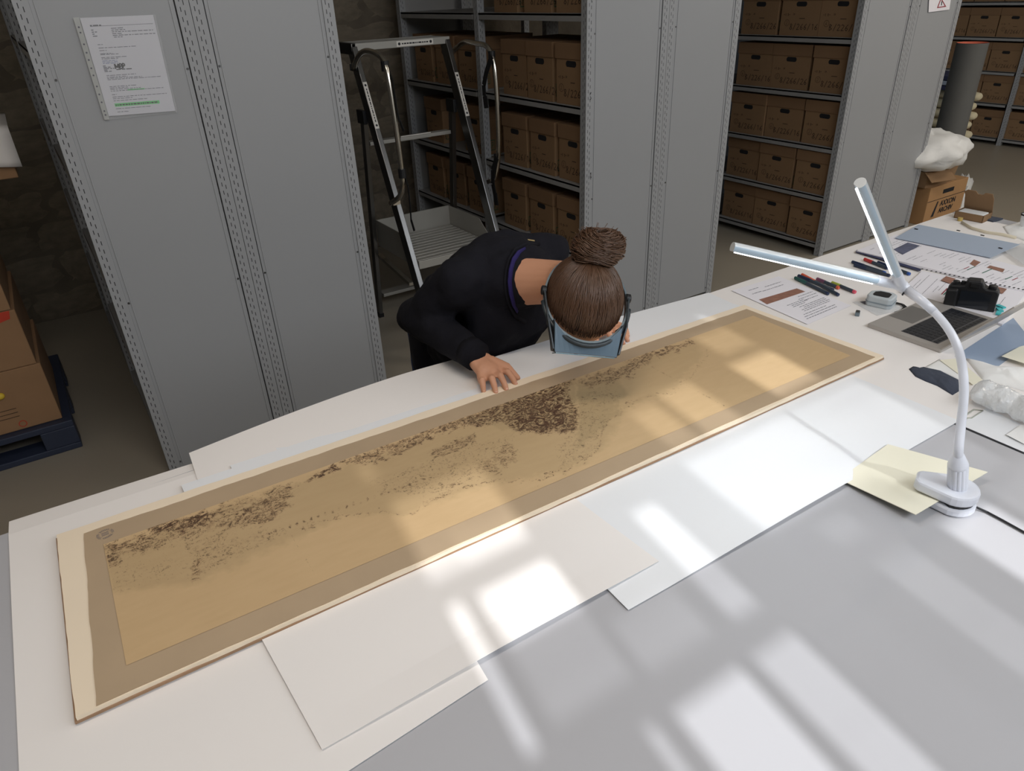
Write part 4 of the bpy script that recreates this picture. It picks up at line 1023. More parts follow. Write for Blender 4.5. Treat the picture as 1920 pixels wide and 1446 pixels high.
jn.tube([cr_[-1], J], [.0088, .0115], 20)
joint = jn.build('joint', WPL, lp, smooth=True); joint.modifiers.new('r', 'REMESH').voxel_size = .0013; joint.modifiers['r'].mode = 'VOXEL'; joint.modifiers['r'].use_smooth_shade = True
sm_ = joint.modifiers.new('s', 'SMOOTH'); sm_.iterations = 6
jb = J+V((-.45, -.75, .0)).normalized()*.0122
MB().bar(jb+V((-.004, 0, -.012)), jb+V((.002, 0, -.006)), .002, .003).build('switch_mark', BLK, lp)
for (A_, dd_, out_) in ((A1, d1, V((0, -.25, -1))), (A2, d2, V((-.85, .30, -.35)))):
    o_ = (out_-dd_*out_.dot(dd_)).normalized(); s_ = dd_.cross(o_).normalized(); r = .0088; n = 24; st_ = J+dd_*.045
    vs = []; fs = []; mi = []; nl_ = 16
    for i in range(nl_+1):
        p = st_.lerp(A_, i/nl_)
        for k in range(n):
            a = 2*PI*k/n; rr = r*(1 if i not in (0, nl_) else .97); 
            flat_ = 1 if math.cos(a) < .8 else .8/math.cos(a)      # flattened light side
            vs.append(p+(o_*math.cos(a)*flat_+s_*math.sin(a))*rr)
    arm = MB()
    arm.v = vs; arm.f = []; arm.m = []
    for i in range(nl_):
        for k in range(n):
            k2 = (k+1) % n; am = math.cos(2*PI*(k+.5)/n); arm.f.append((i*n+k, i*n+k2, (i+1)*n+k2, (i+1)*n+k)); arm.m.append(0 if am < -.15 else 1)
    arm.f.append(tuple(range(n-1, -1, -1))); arm.f.append(tuple(nl_*n+k for k in range(n))); arm.m += [0, 0]
    ao = arm.build('tube_arm', [mat('arm_white', srgb(200, 204, 206), .25, var=.01, coat=.4), DIFF], lp, auto=True)
    MB().bar(st_+dd_*.012+o_*r*.80, A_-dd_*.006+o_*r*.80, .0034, .0034, up=o_).build('led_strip', LED, ao)
    mid_ = st_.lerp(A_, .5)+o_*.0094
    l = bpy.data.lights.new('lamp_glow', 'AREA'); l.shape = 'RECTANGLE'; l.size = (A_-st_).length*.95; l.size_y = .0034; l.energy = .45 if A_ is A1 else .10; l.color = (.84, .93, 1)
    lo = bpy.data.objects.new('lamp_glow', l); C.objects.link(lo); lo.matrix_world = Matrix.Translation(mid_) @ frame((0, 0, 0), dd_, o_.cross(dd_) if False else (-o_).cross(dd_)) ; 
cp = [at(1828, 952, .957), at(1850, 962, .9515), at(1880, 978, .9515), at(1925, 1003, .9515), at(1980, 1030, .9515)]
MB().tube([(p.x, p.y, p.z+.002) for p in cp], .0022, 8).build('power_cord', BLK, lp)

# ---------------------------------------------------------------- things on the right table
def flat_sheet(name, px4, m, label, cat, z=TZ+.0016, th=.0004, parent=None, **k):
    cs = [at(x, y, z) for x, y in px4]; return cs, sheet(name, [tuple(c) for c in cs], m, label, cat, z=z, th=th, nx=6, ny=6, parent=parent, **k)
zt = TZ+.0035
r = empty('printed_sheet', tuple(at(1485, 560, zt)), 'printed sheet with a long brown picture strip, behind the drawing’s far right corner'.replace('’', "'"), 'paper')
cs, _ = flat_sheet('page', [(1372, 545), (1514, 608), (1596, 573), (1460, 518)], PRINT, None, None, z=zt, parent=r)
q = qmap(cs)      # s: towards the right near edge, t: away
b = MB(); qpatch(b, qmap([at(1423, 562, zt), at(1438, 571, zt), at(1510, 547, zt), at(1494, 541, zt)]), 0, 1, 0, 1, lift=.0004); ph_ = b.build('picture_strip', mat('picture_brown', srgb(150, 108, 92), .5, var=.3, scale=60), r)
b = MB(); pq = qmap([at(1372, 545, zt), at(1460, 518, zt), at(1596, 573, zt), at(1514, 608, zt)])
for i, (s0, s1, t) in enumerate(((.2, .42, .10), (.15, .35, .19), (.35, .8, .20), (.5, .85, .13), (.25, .62, .60), (.3, .65, .63), (.28, .55, .66), (.62, .95, .52), (.55, .95, .57), (.6, .9, .62), (.35, .92, .70), (.4, .9, .73), (.3, .92, .76), (.3, .88, .79), (.2, .7, .84), (.15, .85, .88), (.12, .80, .92))): dashes(b, pq, s0, s1, t, .008, seed=i, lift=.0005)
b.build('printed_lines', INK, r)['kind'] = 'stuff'
# spiral-bound documents
r = empty('spiral_document', tuple(at(1790, 530, zt)), 'open spiral-bound printed document with small pictures, spread behind the camera', 'document')
zb = zt+.006
cs, _ = flat_sheet('upper_page', [(1606, 470), (1925, 548), (1990, 520), (1680, 440)], PRINT, None, None, z=zb, th=.007, parent=r)
uq = qmap([cs[0], cs[3], cs[2], cs[1]])        # s away from us, t along the spine
cs2, _ = flat_sheet('lower_page', [(1688, 546), (1880, 608), (1925, 548), (1729, 508)], PRINT, None, None, z=zb-.002, th=.005, parent=r)
lq = qmap([cs2[0], cs2[3], cs2[2], cs2[1]])
def patch(pxs, m, name, lift=.0006, z=zb): b = MB(); qpatch(b, qmap([at(x, y, z) for x, y in pxs]), 0, 1, 0, 1, lift=lift); return b.build(name, m, r)
patch([(1675, 468), (1692, 478), (1725, 461), (1702, 455)], mat('picture_blue', srgb(92, 96, 120), .5, var=.35, scale=50), 'picture')
for pxs in ([(1818, 495), (1828, 500), (1839, 492), (1826, 487)], [(1850, 502), (1880, 511), (1884, 505), (1856, 498)], [(1764, 526), (1782, 532), (1792, 523), (1774, 518)], [(1858, 545), (1880, 551), (1888, 542), (1866, 537)], [(1825, 537), (1834, 540), (1838, 532), (1830, 530)]):
    patch(pxs, mat('picture_brown', srgb(150, 108, 92), .5), 'picture', .0006, zb)
b = MB(); k_ = 0
for t in [i/40 for i in range(2, 40)]:
    for s0, s1 in ((.08, .42), (.5, .9)):
        if random.random() < .6: dashes(b, uq, s0+random.random()*.15, s1-random.random()*.2, t, .0022, seed=k_, lift=.0007, word=.09)
        k_ += 1
for t in [i/30 for i in range(2, 30)]:
    if random.random() < .6: dashes(b, lq, .12+random.random()*.3, .55+random.random()*.35, t, .003, seed=k_, lift=.0007, word=.1)
    k_ += 1
b.build('printed_lines', INK, r)['kind'] = 'stuff'
for m_, nm, rows in ((INKG, 'green rules', ((0.30, .52, .62), (.32, .6, .70), (.30, .5, .83))), (INKR, 'red rules', ((.30, .45, .60), (.34, .5, .86)))):
    b = MB()
    for s0, s1, t in rows: qpatch(b, uq, s0, s1, t, t+.006, lift=.0008)
    for s0, s1, t in rows[:2]: qpatch(b, lq, s0, s1+.1, t-.25, t-.238, lift=.0008)
    tag(b.build('coloured_rules', m_, r), nm, kind='stuff')
b = MB()
for k in range(24):
    c_ = at(1729+k*8.6, 505+k*1.75, zb); b.box((c_.x-.004, c_.y-.0022, zb+.0002), (c_.x+.004, c_.y+.0022, zb+.0012))
b.build('punched_holes', INKD, r)['kind'] = 'stuff'
patch([(1604, 471), (1726, 507), (1728, 503), (1607, 467)], NAVY, 'page_block_edge', -.003, zb)
cs, o = flat_sheet('document_cover', [(1678, 446), (1857, 483), (1912, 458), (1722, 421)], BLUEC, 'blue-grey document cover with four corner clips, beyond the printed pages', 'cover', z=zb+.004, th=.0015)
b = MB()
for x, y in ((1718, 430), (1797, 433), (1842, 442), (1876, 466)):
    c_ = at(x, y, zb+.004); b.box((c_.x-.004, c_.y-.006, zb+.0045), (c_.x+.002, c_.y+.006, zb+.0065))
b.build('clip', BLK, o, local=True)['kind'] = 'stuff'
# laptop
Lc = [at(1625, 622, TZ+.006), at(1781, 664, TZ+.006), at(1876, 601, TZ+.006), at(1706, 573, TZ+.006)]
# make it a true rectangle
o0 = Lc[0]; ex = (Lc[3]-Lc[0]); ex.z = 0
A_ = at(1781, 664, TZ); B_ = at(1625, 622, TZ); axx = V((1, .0, 0)); axy = V((0, -1, 0))
lx0, lx1, ly0, ly1 = 1.790, 2.085, -2.20, -1.995
lap = empty('laptop', ((lx0+lx1)/2, (ly0+ly1)/2, TZ), 'open silver laptop with black keys and its screen leaning back', 'laptop')
MB().box((lx0, ly0, TZ+.001), (lx1, ly1, TZ+.013)).build('base', LAPT, lap, bevel=.003)
MB().box((lx0+.022, ly0+.022, TZ+.0132), (lx1-.022, ly0+.122, TZ+.0136)).build('keyboard_well', mat('laptop_well', srgb(70, 70, 74), .5), lap)
for rw in range(6):
    n = 14 if rw < 5 else 9; y = ly0+.026+rw*.0158; x = lx0+.025; tot = lx1-lx0-.05
    ws = [tot/n]*n
    if rw == 5: ws = [tot/14]*4+[tot/14*5]+[tot/14]*4+[tot/14]
    for w_ in ws:
        MB().box((x+.0009, y, TZ+.0136), (x+w_-.0009, y+(.0135 if rw else .009), TZ+.0148)).build('key', KEY, lap); x += w_
MB().box((lx0+.09, ly1-.075, TZ+.0131), (lx1-.09, ly1-.006, TZ+.0134)).build('touchpad', mat('laptop_pad', srgb(150, 147, 144), .3, .5, var=.01), lap)
hz = TZ+.012; mid = V(((lx0+lx1)/2, ly0, hz)); vdir = (CP-mid); vdir.x = 0; vdir.normalize()
vdir = V((0, -math.cos(math.radians(51.5)), math.sin(math.radians(51.5)))); nn_ = V((1, 0, 0)).cross(vdir).normalized()*.0035
c4 = [V((lx0, ly0, hz)), V((lx1, ly0, hz)), V((lx1, ly0, hz))+vdir*.205, V((lx0, ly0, hz))+vdir*.205]
ldl = MB().add([p-nn_*.5 for p in c4]+[p+nn_*.5 for p in c4], [(3, 2, 1, 0), (4, 5, 6, 7), (0, 1, 5, 4), (1, 2, 6, 5), (2, 3, 7, 6), (3, 0, 4, 7)]).build('screen_lid', LAPT, lap, bevel=.001)
sg = 1 if nn_.y > 0 else -1
c5 = [c4[0].lerp(c4[2], .03)+nn_*sg*.62, c4[1].lerp(c4[3], .03)+nn_*sg*.62, c4[2].lerp(c4[0], .03)+nn_*sg*.62, c4[3].lerp(c4[1], .03)+nn_*sg*.62]
MB().add(c5, [(0, 1, 2, 3)]).build('screen', mat('laptop_screen', srgb(30, 34, 42), .15), ldl)
# camera
cb = V((2.128, -2.095, TZ+.001))
cmr = empty('photo_camera', tuple(cb), 'black mirrorless photo camera standing beside the laptop keyboard', 'camera', rz=0)
ca = math.radians(-112)   # faces away from the photographer
Rm = Matrix.Translation(cb) @ Matrix.Rotation(-ca, 4, 'Z')
b = MB(); out_ = [(-.062, 0), (.062, 0), (.064, .055), (.058, .067), (.034, .070), (.026, .072), (.020, .088), (-.014, .090), (-.022, .076), (-.030, .070), (-.056, .070), (-.062, .06)]
T_ = Rm @ Matrix(((1, 0, 0, 0), (0, 0, -1, 0), (0, 1, 0, 0), (0, 0, 0, 1)))
b.prism(out_, -.018, .018, T=T_); b.build('camera_body', BLK, cmr, bevel=.004)
MB().prism([(.034, .004), (.064, .004), (.066, .058), (.036, .062)], -.034, -.016, T=T_).build('grip', BLK, cmr, bevel=.005)
MB().box((-.045, .018, .010), (.03, .021, .058), T=Rm).build('rear_screen', mat('camera_screen', srgb(30, 34, 40), .15), cmr)
MB().box((-.012, .016, .070), (.012, .024, .084), T=Rm).build('viewfinder', BLKF, cmr, bevel=.002)
for x, z_, r_ in ((.047, .069, .009), (-.043, .071, .011), (.030, .071, .006)): MB().lathe([(r_, 0), (r_, .007), (r_*.8, .008)], (0, 0, 0), 16, T=Rm @ Matrix.Translation((x, 0, z_))).build('dial', BLK, cmr, auto=True)
MB().lathe([(.030, 0), (.030, .03), (.027, .033)], (0, 0, 0), 28, T=Rm @ Matrix.Translation((-.006, -.016, .038)) @ Matrix.Rotation(PI/2, 4, 'X')).build('lens', BLK, cmr, auto=True)
# tape measure with strap
tc_ = at(1650, 572, TZ)
tm = empty('tape_measure', (tc_.x, tc_.y, TZ+.001), 'pale grey tape measure with black wrist strap, lying beside the pens', 'tape measure')
Rt = Matrix.Translation(tc_+V((0, 0, .0015))) @ Matrix.Rotation(math.radians(-75), 4, 'Z')
oct_ = [(-.036, -.022), (-.028, -.032), (.026, -.032), (.036, -.024), (.036, .022), (.022, .034), (-.018, .034), (-.036, .016)]
MB().prism(oct_, 0, .032, T=Rt).build('case', mat('tape_case', srgb(188, 196, 200), .45), tm, bevel=.004)
MB().prism([(x*.62, y*.62) for x, y in oct_], .0322, .0330, T=Rt).build('case_label', BLK, tm)
MB().prism([(x*1.02, y*1.02) for x, y in oct_], .012, .016, T=Rt).build('seam_band', mat('tape_band', srgb(140, 152, 160), .5), tm)
sp_ = [at(x, y, TZ+.006) for x, y in ((1680, 568), (1692, 571), (1698, 576), (1690, 583), (1680, 586), (1676, 590))]
b = MB(); [b.bar(p, q_, .008, .0025) for p, q_ in zip(sp_, sp_[1:])]; b.build('wrist_strap', BLKF, tm)
# card in clear holder, pencil sharpener
r = empty('card_holder', tuple(at(1650, 578, TZ+.0025)), 'clear plastic card holder half under the tape measure', 'card holder')
cs, _ = flat_sheet('holder', [(1598, 566), (1645, 592), (1698, 580), (1655, 560)], CLEAR, None, None, z=TZ+.0030, parent=r)
b = MB(); qpatch(b, qmap([at(x, y, TZ+.0030) for x, y in ((1612, 566), (1650, 586), (1682, 577), (1645, 562))]), 0, .25, 0, 1); qpatch(b, qmap([at(x, y, TZ+.0030) for x, y in ((1612, 566), (1650, 586), (1682, 577), (1645, 562))]), .4, .45, .1, .9); b.build('card_print', INK, r)
sc_ = at(1607, 592, TZ); shp = empty('pencil_sharpener', (sc_.x, sc_.y, TZ+.001), 'tiny grey metal pencil sharpener alone on the white paper', 'sharpener')
Rs = Matrix.Translation(sc_+V((0, 0, .002))) @ Matrix.Rotation(.5, 4, 'Z')
MB().prism([(-.010, -.006), (.010, -.006), (.010, .006), (-.010, .006)], 0, .011, T=Rs).build('wedge', mat('sharpener_metal', srgb(120, 135, 145), .35, .7), shp, bevel=.001)
MB().box((-.008, -.004, .0112), (.008, .005, .0122), T=Rs).build('blade', ALU, shp)
# pens
PC = {'teal': srgb(48, 92, 88), 'navy': srgb(40, 52, 80), 'red': srgb(196, 60, 58), 'orange': srgb(222, 104, 76), 'mauve': srgb(118, 78, 104), 'pink': srgb(220, 90, 110), 'blue': srgb(52, 92, 170), 'olive': srgb(170, 180, 80)}
def pen(p0, p1, cap, label, body='grey', tip=None, z=TZ+.0075):
    a, b_ = at(*p0, z), at(*p1, z); d = (b_-a); l = d.length; d.normalize(); r = .0055
    o = empty('felt_pen', tuple(a), label, 'pen', 'felt pens in two scattered rows')
    cm = mat('pen_'+cap, PC[cap], .45); bm_ = mat('pen_body', srgb(62, 72, 84), .5)
    MB().tube([a, a+d*l*.36], [r*.95, r*1.08], 14).build('cap', cm, o, auto=True)
    MB().tube([a+d*l*.36, b_-d*.008], [r*.95, r*.95], 14).build('barrel', bm_, o, auto=True)
    MB().tube([b_-d*.008, b_], [r*.98, r*.9], 14).build('end_plug', mat('pen_'+(tip or cap), PC[tip or cap], .45), o, auto=True)
pen((1491, 521), (1553, 551), 'teal', 'teal-capped felt pen nearest the printed sheet', tip='navy')
pen((1497, 517), (1562, 544), 'navy', 'navy-capped felt pen between the teal and orange ones')
pen((1504, 515), (1572, 553), 'orange', 'orange-capped pen with a pale barrel beside the navy-capped one', tip='navy')
pen((1532, 523), (1573, 540), 'mauve', 'mauve-capped pen ending in a pink plug, touching the orange one', tip='orange')
pen((1560, 530), (1604, 548), 'olive', 'pen with olive clip and pink end, in front of the tape measure', tip='pink')
pen((1598, 491), (1660, 512), 'navy', 'dark pen lying furthest back under the lamp arm', tip='blue')
pen((1602, 497), (1668, 517), 'navy', 'dark blue pen just in front of another dark pen under the lamp arm', tip='navy')
pen((1621, 486), (1664, 503), 'red', 'red-capped felt pen behind the two dark pens', tip='navy')
pen((1646, 492), (1706, 514), 'navy', 'pen with a bright blue end poking out right of the lamp joint', tip='blue')
# sticky flags
o = empty('sticky_flags', tuple(at(1872, 584, zb)), 'turquoise sticky index flags beside the camera', 'sticky notes')
for k in range(3):
    c_ = at(1872+k*2, 588-k*6, zb+.001*k); MB().box((-.012, -.006, 0), (.012, .006, .004), T=Matrix.Translation(c_) @ Matrix.Rotation(.3+k*.5, 4, 'Z')).build('flag_pad', mat('flag_teal', srgb(70, 190, 195), .6), o)
# blue-grey card, cloth, papers, wrap at the right end
flat_sheet('blue_grey_card', [(1790, 668), (1868, 690), (1935, 640), (1900, 596)], mat('card_blue', srgb(150, 166, 188), .7), 'blue-grey card lying behind the laptop screen', 'card', z=TZ+.002)
def crumple(name, px_poly, m, label, cat, h=.01, n=26, seed=0, z=TZ+.002, rough=1.0):
    pts = [at(x, y, z) for x, y in px_poly]; c_ = sum(pts, V((0, 0, 0)))/len(pts)
    per = []
    for i in range(len(pts)):
        a, b_ = pts[i], pts[(i+1) % len(pts)]
        for k in range(6): per.append(a.lerp(b_, k/6))
    rings_ = 8; vs = [c_+V((0, 0, h*.8))]; m_ = len(per)
    for i in range(1, rings_+1):
        t = i/rings_
        for p in per:
            q_ = c_.lerp(p, t); e = (1-t**3); q_ = V(q_); q_.z = z+h*e*(.55+.9*abs(mnoise.noise(V((q_.x*22*rough, q_.y*22*rough, seed)))))+(.0008 if i < rings_ else 0)
            vs.append(q_)
    fs = [(0, 1+k, 1+(k+1) % m_) for k in range(m_)]
    for i in range(rings_-1): fs += [(1+i*m_+k, 1+(i+1)*m_+k, 1+(i+1)*m_+(k+1) % m_, 1+i*m_+(k+1) % m_) for k in range(m_)]
    nb_ = len(vs); vs += [V((p.x, p.y, z-.0004)) for p in per]; fs += [(1+(rings_-1)*m_+k, nb_+k, nb_+(k+1) % m_, 1+(rings_-1)*m_+(k+1) % m_) for k in range(m_)]; fs.append(tuple(nb_+k for k in range(m_-1, -1, -1)))
    return tag(MB().add(vs, fs).build(name, m, None, smooth=True), label, cat)
crumple('dark_cloth', [(1704, 692), (1712, 687), (1722, 690), (1732, 688), (1765, 696), (1797, 712), (1799, 733), (1786, 741), (1758, 724), (1735, 715), (1716, 706)], DKCL, 'dark slate cleaning cloth left of the lamp neck', 'cloth', .008, seed=2)
crumple('tissue_paper', [(1733, 689), (1762, 673), (1800, 690), (1820, 715), (1797, 712), (1765, 697)], FOAMW, 'thin grey tissue behind the dark cloth', 'tissue', .003, seed=3)
flat_sheet('cream_slip', [(1762, 675), (1825, 722), (1842, 712), (1795, 672)], PCREAM, 'cream paper slip between dark cloth and clear wrap', 'paper', z=TZ+.006)
crumple('tissue_paper', [(1810, 672), (1870, 688), (1930, 690), (1940, 740), (1880, 722), (1842, 712)], FOAMW, 'crumpled translucent tissue behind the clear wrap', 'tissue', .014, seed=5)
flat_sheet('cream_slip', [(1878, 668), (1935, 686), (1950, 640), (1912, 650)], PCREAM, 'cream paper scrap at the right edge beside the blue-grey card', 'paper', z=TZ+.014)
# clear wrap roll
wr_a, wr_b = at(1830, 730, TZ+.030), at(1975, 788, TZ+.030); b = MB(); vs = []; n = 28; sg_ = 40
for i in range(sg_+1):
    t = i/sg_; p = wr_a.lerp(wr_b, t); rr = .031*(min(1, .45+t*7)**.5)*(1-.18*math.exp(-((t-.52)*14)**2))
    dx_ = (wr_b-wr_a).normalized(); s_ = V((-dx_.y, dx_.x, 0))
    for k in range(n):
        a = 2*PI*k/n; r_ = rr*(1+.16*mnoise.noise(V((t*9, math.cos(a)*1.4, math.sin(a)*1.4+3)))+.07*mnoise.noise(V((t*36, math.cos(a)*5, math.sin(a)*5))))
        q_ = p+s_*math.cos(a)*r_*1.1+V((0, 0, 1))*math.sin(a)*r_*.9; q_.z = max(q_.z, TZ+.003); vs.append(q_)
b.add(vs, [(i*n+k, i*n+(k+1) % n, (i+1)*n+(k+1) % n, (i+1)*n+k) for i in range(sg_) for k in range(n)]+[tuple(range(n-1, -1, -1)), tuple(sg_*n+k for k in range(n))])
tag(b.build('clear_film_roll', BUBBLE, None, smooth=True), 'glossy roll of clear plastic film right of the lamp neck', 'plastic film')
w_ = [at(x, y, TZ+.003) for x, y in ((1795, 790), (1826, 768), (1843, 770), (1822, 784), (1812, 784), (1800, 779))]
b = MB().tube(w_, .0013, 8); tag(b.build('wire_hook', mat('wire_pale', srgb(170, 172, 160), .4), None, smooth=True), 'pale bent wire lying in front of the clear film roll', 'wire')
flat_sheet('white_paper_edge', [(1797, 795), (1925, 850), (1940, 808), (1850, 765)], PAPER2, 'white sheet by the seam between the tables', 'paper', z=TZ+.0022)
flat_sheet('tissue_scrap', [(1887, 815), (1925, 835), (1935, 800), (1915, 796)], FOAMW, 'grey tissue scrap at the right edge below the clear film', 'tissue', z=TZ+.006)
# far end of the right table
def carton(name, c0, L_, W_, H_, rz, label, m=CARD, lidang=None, cat='box'):
    o = empty(name, c0, label, cat, rz=rz); t = .003
    b = MB(); b.box((-L_/2, -W_/2, 0), (L_/2, W_/2, t)); b.box((-L_/2, -W_/2, 0), (-L_/2+t, W_/2, H_)); b.box((L_/2-t, -W_/2, 0), (L_/2, W_/2, H_)); b.box((-L_/2, -W_/2, 0), (L_/2, -W_/2+t, H_)); b.box((-L_/2, W_/2-t, 0), (L_/2, W_/2, H_))
    b.build('tray', m, o, local=True); return o
mz = at(1812, 413, TZ)
mb = carton('mailer_box', (3.0, -1.655, TZ+.001), 0.105, .075, .028, -1.5, 'small open brown mailer box on the far corner of the right table')
Tm = Matrix.Translation((0, .036, .027)) @ Matrix.Rotation(math.radians(112), 4, 'X')
fl = [(-.052, 0), (.052, 0), (.052, .062), (.046, .082), (.02, .082), (.012, .072), (-.006, .072), (-.014, .084), (-.044, .084), (-.056, .074), (-.052, .062)]
MB().prism(fl, -.0015, .0015, T=Tm).build('lid_flap', CARD, mb, local=True)
MB().box((-.045, -.03, .02), (.045, .025, .029)).build('foam_lining', FOAMW, mb, local=True, bevel=.003)
c_ = at(1800, 412, TZ+.006); o = tag(MB().lathe([(.009, 0), (.009, .012)], (c_.x, c_.y, TZ+.002), 20).build('cork', mat('cork', srgb(190, 165, 95), .8), None, auto=True), 'small yellowish cork in front of the mailer box', 'cork')
c_ = at(1856, 410, TZ+.003); tag(MB().prism([(-.035, -.03), (.03, -.035), (.02, .03), (-.03, .03)], 0, .006, T=Matrix.Translation((c_.x, c_.y, TZ+.001))).build('dark_sponge', DKCL, None, bevel=.002), 'dark wedge-shaped pad right of the mailer box', 'pad')
crumple('white_rag', [(1880, 425), (1925, 412), (1960, 430), (1930, 455), (1890, 440)], FOAMW, 'white tissue near the tumbler at the right edge', 'tissue', .008, seed=8)
b = MB().tube([at(x, y, TZ+.006) for x, y in ((1803, 417), (1822, 428), (1850, 436), (1880, 440), (1905, 446))], .006, 10, flat=(1, .5)); tag(b.build('cotton_tape', mat('cotton', srgb(225, 215, 192), .9), None, smooth=True), 'cream cotton tape curving in front of the mailer box', 'tape')
c_ = at(1922, 428, TZ); tb = empty('tumbler', (c_.x, c_.y, TZ+.001), 'clear tumbler with a dark rim at the right edge', 'cup')
MB().lathe([(.020, 0), (.026, .05), (.0245, .05), (.019, .002)], (c_.x, c_.y, TZ+.002), 24, caps=False).build('cup', CLEAR, tb, smooth=True)
MB().lathe([(.0265, .047), (.0275, .052), (.0245, .052), (.0245, .047)], (c_.x, c_.y, TZ+.002), 24, caps=False).build('rim', BLK, tb, smooth=True)
flat_sheet('clear_bag', [(1880, 468), (1925, 500), (1955, 470), (1915, 455)], CLEAR, 'clear plastic bag lying right of the document cover', 'bag', z=TZ+.012)

# ---------------------------------------------------------------- behind the right table
bx = empty('shipping_carton', (6.1, .14, 0), 'large cardboard carton with black logo on the floor beside the shelving end', 'box')
T_ = Matrix.Translation((5.83, -.06, 0))
MB().box((0, 0, 0), (.56, .42, .30), T=T_).build('carton', mat('carton_brown', srgb(172, 132, 90), .85, var=.05), bx, bevel=.003)
MB().box((.0, -.0012, .185), (.56, .0, .189), T=T_).build('lid_edge', CARDE, bx)
MB().box((.20, -.0015, .225), (.36, .0, .258), T=T_).build('hand_hole', CARDE, bx)
FT = lambda x, z_: Matrix.Translation((5.83+x, -.0625, z_)) @ Matrix.Rotation(PI/2, 4, 'X')
text('AXXON', .062, INKD, FT(.20, .125), bx, 'logo_word', bold=.001); text('ARCHIV', .058, INKD, FT(.20, .068), bx, 'logo_word', bold=.001)
MB().prism([(.10, .05), (.135, .05), (.165, .17), (.15, .17)], 0, .001, T=Matrix.Translation((5.83, -.0615, 0)) @ Matrix.Rotation(PI/2, 4, 'X')).build('logo_mark', INKD, bx)
fb = empty('opened_carton', (5.95, .12, .301), 'small opened carton with folded flaps on the logo carton', 'box')
MB().prism([(-.16, -.15), (.12, -.17), (.14, .12), (-.15, .14)], 0, .12, T=Matrix.Translation((5.95, .12, .301))).build('carton', CARD, fb)
MB().bar((6.08, -.02, .42), (6.20, -.03, .34), .004, .22, up=(1, 0, 0)).build('flap', CARD, fb); MB().bar((5.9, -.04, .42), (5.88, -.12, .36), .25, .004).build('flap', CARD, fb)
b = MB(); b.sphere((5.96, .12, .55), (.34, .30, .15), 36, 22); 
for i, v_ in enumerate(b.v):
    n_ = mnoise.noise(v_*9); b.v[i] = V((5.96, .12, .55))+(v_-V((5.96, .12, .55)))*(1+.22*n_+.10*mnoise.noise(v_*26))
    b.v[i].z = max(b.v[i].z, .425)
tag(b.build('packing_bag', FOAMW, None, smooth=True), 'crumpled white packing bag on top of the opened carton', 'bag')
tb = empty('mailing_tube', (6.73, .30, 0), 'tall thick grey cardboard tube with orange-lit inside standing on the floor', 'tube')
zt_ = atx(1824, 80, 6.73).z; yb_ = atx(1824, 80, 6.73).y; rt_ = .118
tb.location = (6.73, yb_, 0)
MB().lathe([(rt_, 0), (rt_, zt_), (rt_-.012, zt_), (rt_-.012, .02)], (6.73, yb_, 0), 40, caps=False).build('tube_wall', TUBEG, tb, auto=True)
MB().lathe([(rt_-.0121, zt_-.03), (rt_-.0121, zt_+.0006), (rt_-.001, zt_+.0012)], (6.73, yb_, 0), 40, caps=False).build('orange_lit_inside', ORNG, tb, smooth=True)  # orange light in the tube mouth, put into the surface colour
MB().lathe([(rt_-.014, zt_-.04), (rt_-.014, zt_-.035)], (6.73, yb_, 0), 30).build('orange_lit_bottom', ORNG, tb)
MB().lathe([(rt_+.001, .50), (rt_+.001, .52)], (6.73, yb_, 0), 40, caps=False).build('tape_band', mat('tube_tape', srgb(66, 68, 68), .5), tb)
# stack of rolled cloths behind the tube
pt = empty('packing_table', (7.75, .75, 0), 'low trolley carrying rolled cream cloths behind the grey tube', 'trolley')
MB().box((7.15, .68, .26), (7.7, 1.35, .30)).build('deck', RACKIN, pt)
for x in (7.2, 7.6):
    for y in (.70, 1.25): MB().box((x, y, 0), (x+.05, y+.05, .26)).build('leg', RACKIN, pt)
k = 0
for rw in range(6):
    z_ = .30+.043+rw*.086; x_ = 7.30
    b = MB(); pts = [(x_+.1, .545-.03*(rw % 2)+j*.08, z_+.004*math.sin(j+rw)) for j in range(8)]
    b.tube(pts, [.036, .043, .042, .043, .042, .041, .042, .038], 14, flat=(1.7, 1), up=(1, 0, 0), round_=True)
    tag(b.build('rolled_cloth', CREAM, None, smooth=True), 'cream rolled cloth, %s of the stack behind the grey tube' % ('lowest', 'second from the bottom', 'third from the bottom', 'third from the top', 'second from the top', 'topmost')[rw], 'cloth roll', 'rolled cloths behind the tube')
for k in range(3):
    tag(MB().box((7.22, .66+.02*k, .825+k*.042), (7.62, 1.2, .862+k*.042)).build('folder', NAVY if k != 1 else BLUEC, None, bevel=.004), '%s folder on the rolled cloths' % ('lowest dark', 'middle pale blue', 'topmost dark')[k], 'folder', 'folders on the rolled cloths')
crumple('white_cloth_heap', [(1800, 410), (1826, 340), (1800, 330), (1780, 380)], FOAMW, 'white crumpled cloth on the floor beyond the mailer box', 'cloth', .12, seed=12, z=.01)

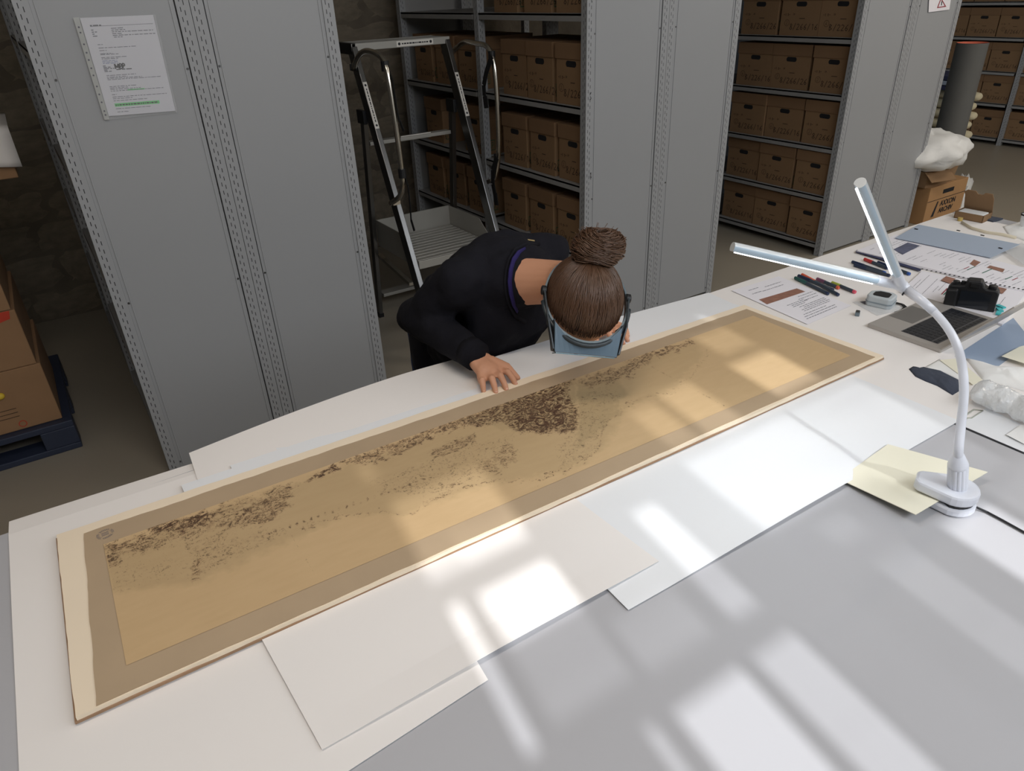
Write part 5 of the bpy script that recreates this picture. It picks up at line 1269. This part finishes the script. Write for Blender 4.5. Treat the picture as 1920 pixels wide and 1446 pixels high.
# ---------------------------------------------------------------- pallet and boxes at the left
pa = empty('plastic_pallet', (-.75, 1.0, 0), 'dark blue plastic pallet under the stacked cartons at the left edge', 'pallet')
px0, px1, py0, py1 = -1.30, -.215, .50, 1.35
MB().box((px0, py0, .12), (px1, py1, .15)).build('deck', PALLET, pa, bevel=.004)
for x in (px0, (px0+px1)/2-.07, px1-.14):
    for y in (py0, (py0+py1)/2-.05, py1-.12): MB().box((x, y, .03), (x+.14, y+.12, .12)).build('block', PALLET, pa, bevel=.004)
for y in (py0, (py0+py1)/2-.05, py1-.12): MB().box((px0, y, 0), (px1, y+.12, .03)).build('runner', PALLET, pa, bevel=.004)
for k, (z0, z1, lab) in enumerate(((.152, .44, 'carton with a yellow handle cut-out, lowest on the pallet'), (.442, .70, 'carton with a red-printed flap, second on the pallet'), (.702, .97, 'carton with red print, third on the pallet'), (.972, 1.22, 'shaded fourth carton of the pallet stack, above the red prints'), (1.222, 1.40, 'wide carton under the pale cloth at the left edge'))):
    xr_ = -.25-.012*k if k < 4 else -.075; o = empty('moving_carton', (-.6, .9, z0), lab, 'box', 'cartons stacked on the pallet')
    MB().box((-.95, .54, z0), (xr_, 1.15, z1)).build('carton', DCARD, o, bevel=.004)
    if k == 0:
        MB().tube([(-.56, .5385, .335), (-.435, .5385, .335)], .016, 12, flat=(1, .1) if False else None, round_=True).build('handle_insert', YEL, o, smooth=True)
        for j in range(3): MB().box((-.56, .5388, .22+.02*j), (-.40, .5398, .222+.02*j)).build('printed_line', PENW, o)
        MB().lathe([(.016, 0), (.016, .001), (.013, .001), (.013, 0)], (-.40, .5388, .18), 20, caps=False, T=Matrix.Rotation(PI/2, 4, 'X')).build('printed_ring', REDP, o)
    if k in (1, 2):
        pl_ = [(-.95, z1), (-.27-.012*k, z1), (-.29, z1-.035), (-.40, z1-.06), (-.95, z1-.075)]
        MB().add([(x, .5388, z_) for x, z_ in pl_], [tuple(range(len(pl_)-1, -1, -1))]).build('red_print', REDP, o)
cs = [V((-.95, .5, 1.226)), V((-.22, .5, 1.226)), V((-.24, .95, 1.226)), V((-.95, .95, 1.226))]
b = MB(); vs = []; nX, nY = 20, 14
for i in range(nX+1):
    for j in range(nY+1):
        x = -.95+.90*i/nX; t = j/nY
        if t < .45: y, z_ = .525-.006*abs(math.sin(i*1.1)), 1.27+.145*(t/.45)+.012*math.sin(i*.5)*(1-t)
        else: y, z_ = .53+(t-.45)/.55*.5, 1.415+.006*mnoise.noise(V((i*.4, j*.5, 1)))
        vs.append(V((x, y, z_)))
b.add(vs, [(i*(nY+1)+j, (i+1)*(nY+1)+j, (i+1)*(nY+1)+j+1, i*(nY+1)+j+1) for i in range(nX) for j in range(nY)])
o = b.build('draped_cloth', PAPER, None, smooth=True); o.modifiers.new('t', 'SOLIDIFY').thickness = .003
tag(o, 'pale cloth draped high over the carton stack at the left edge', 'cloth')
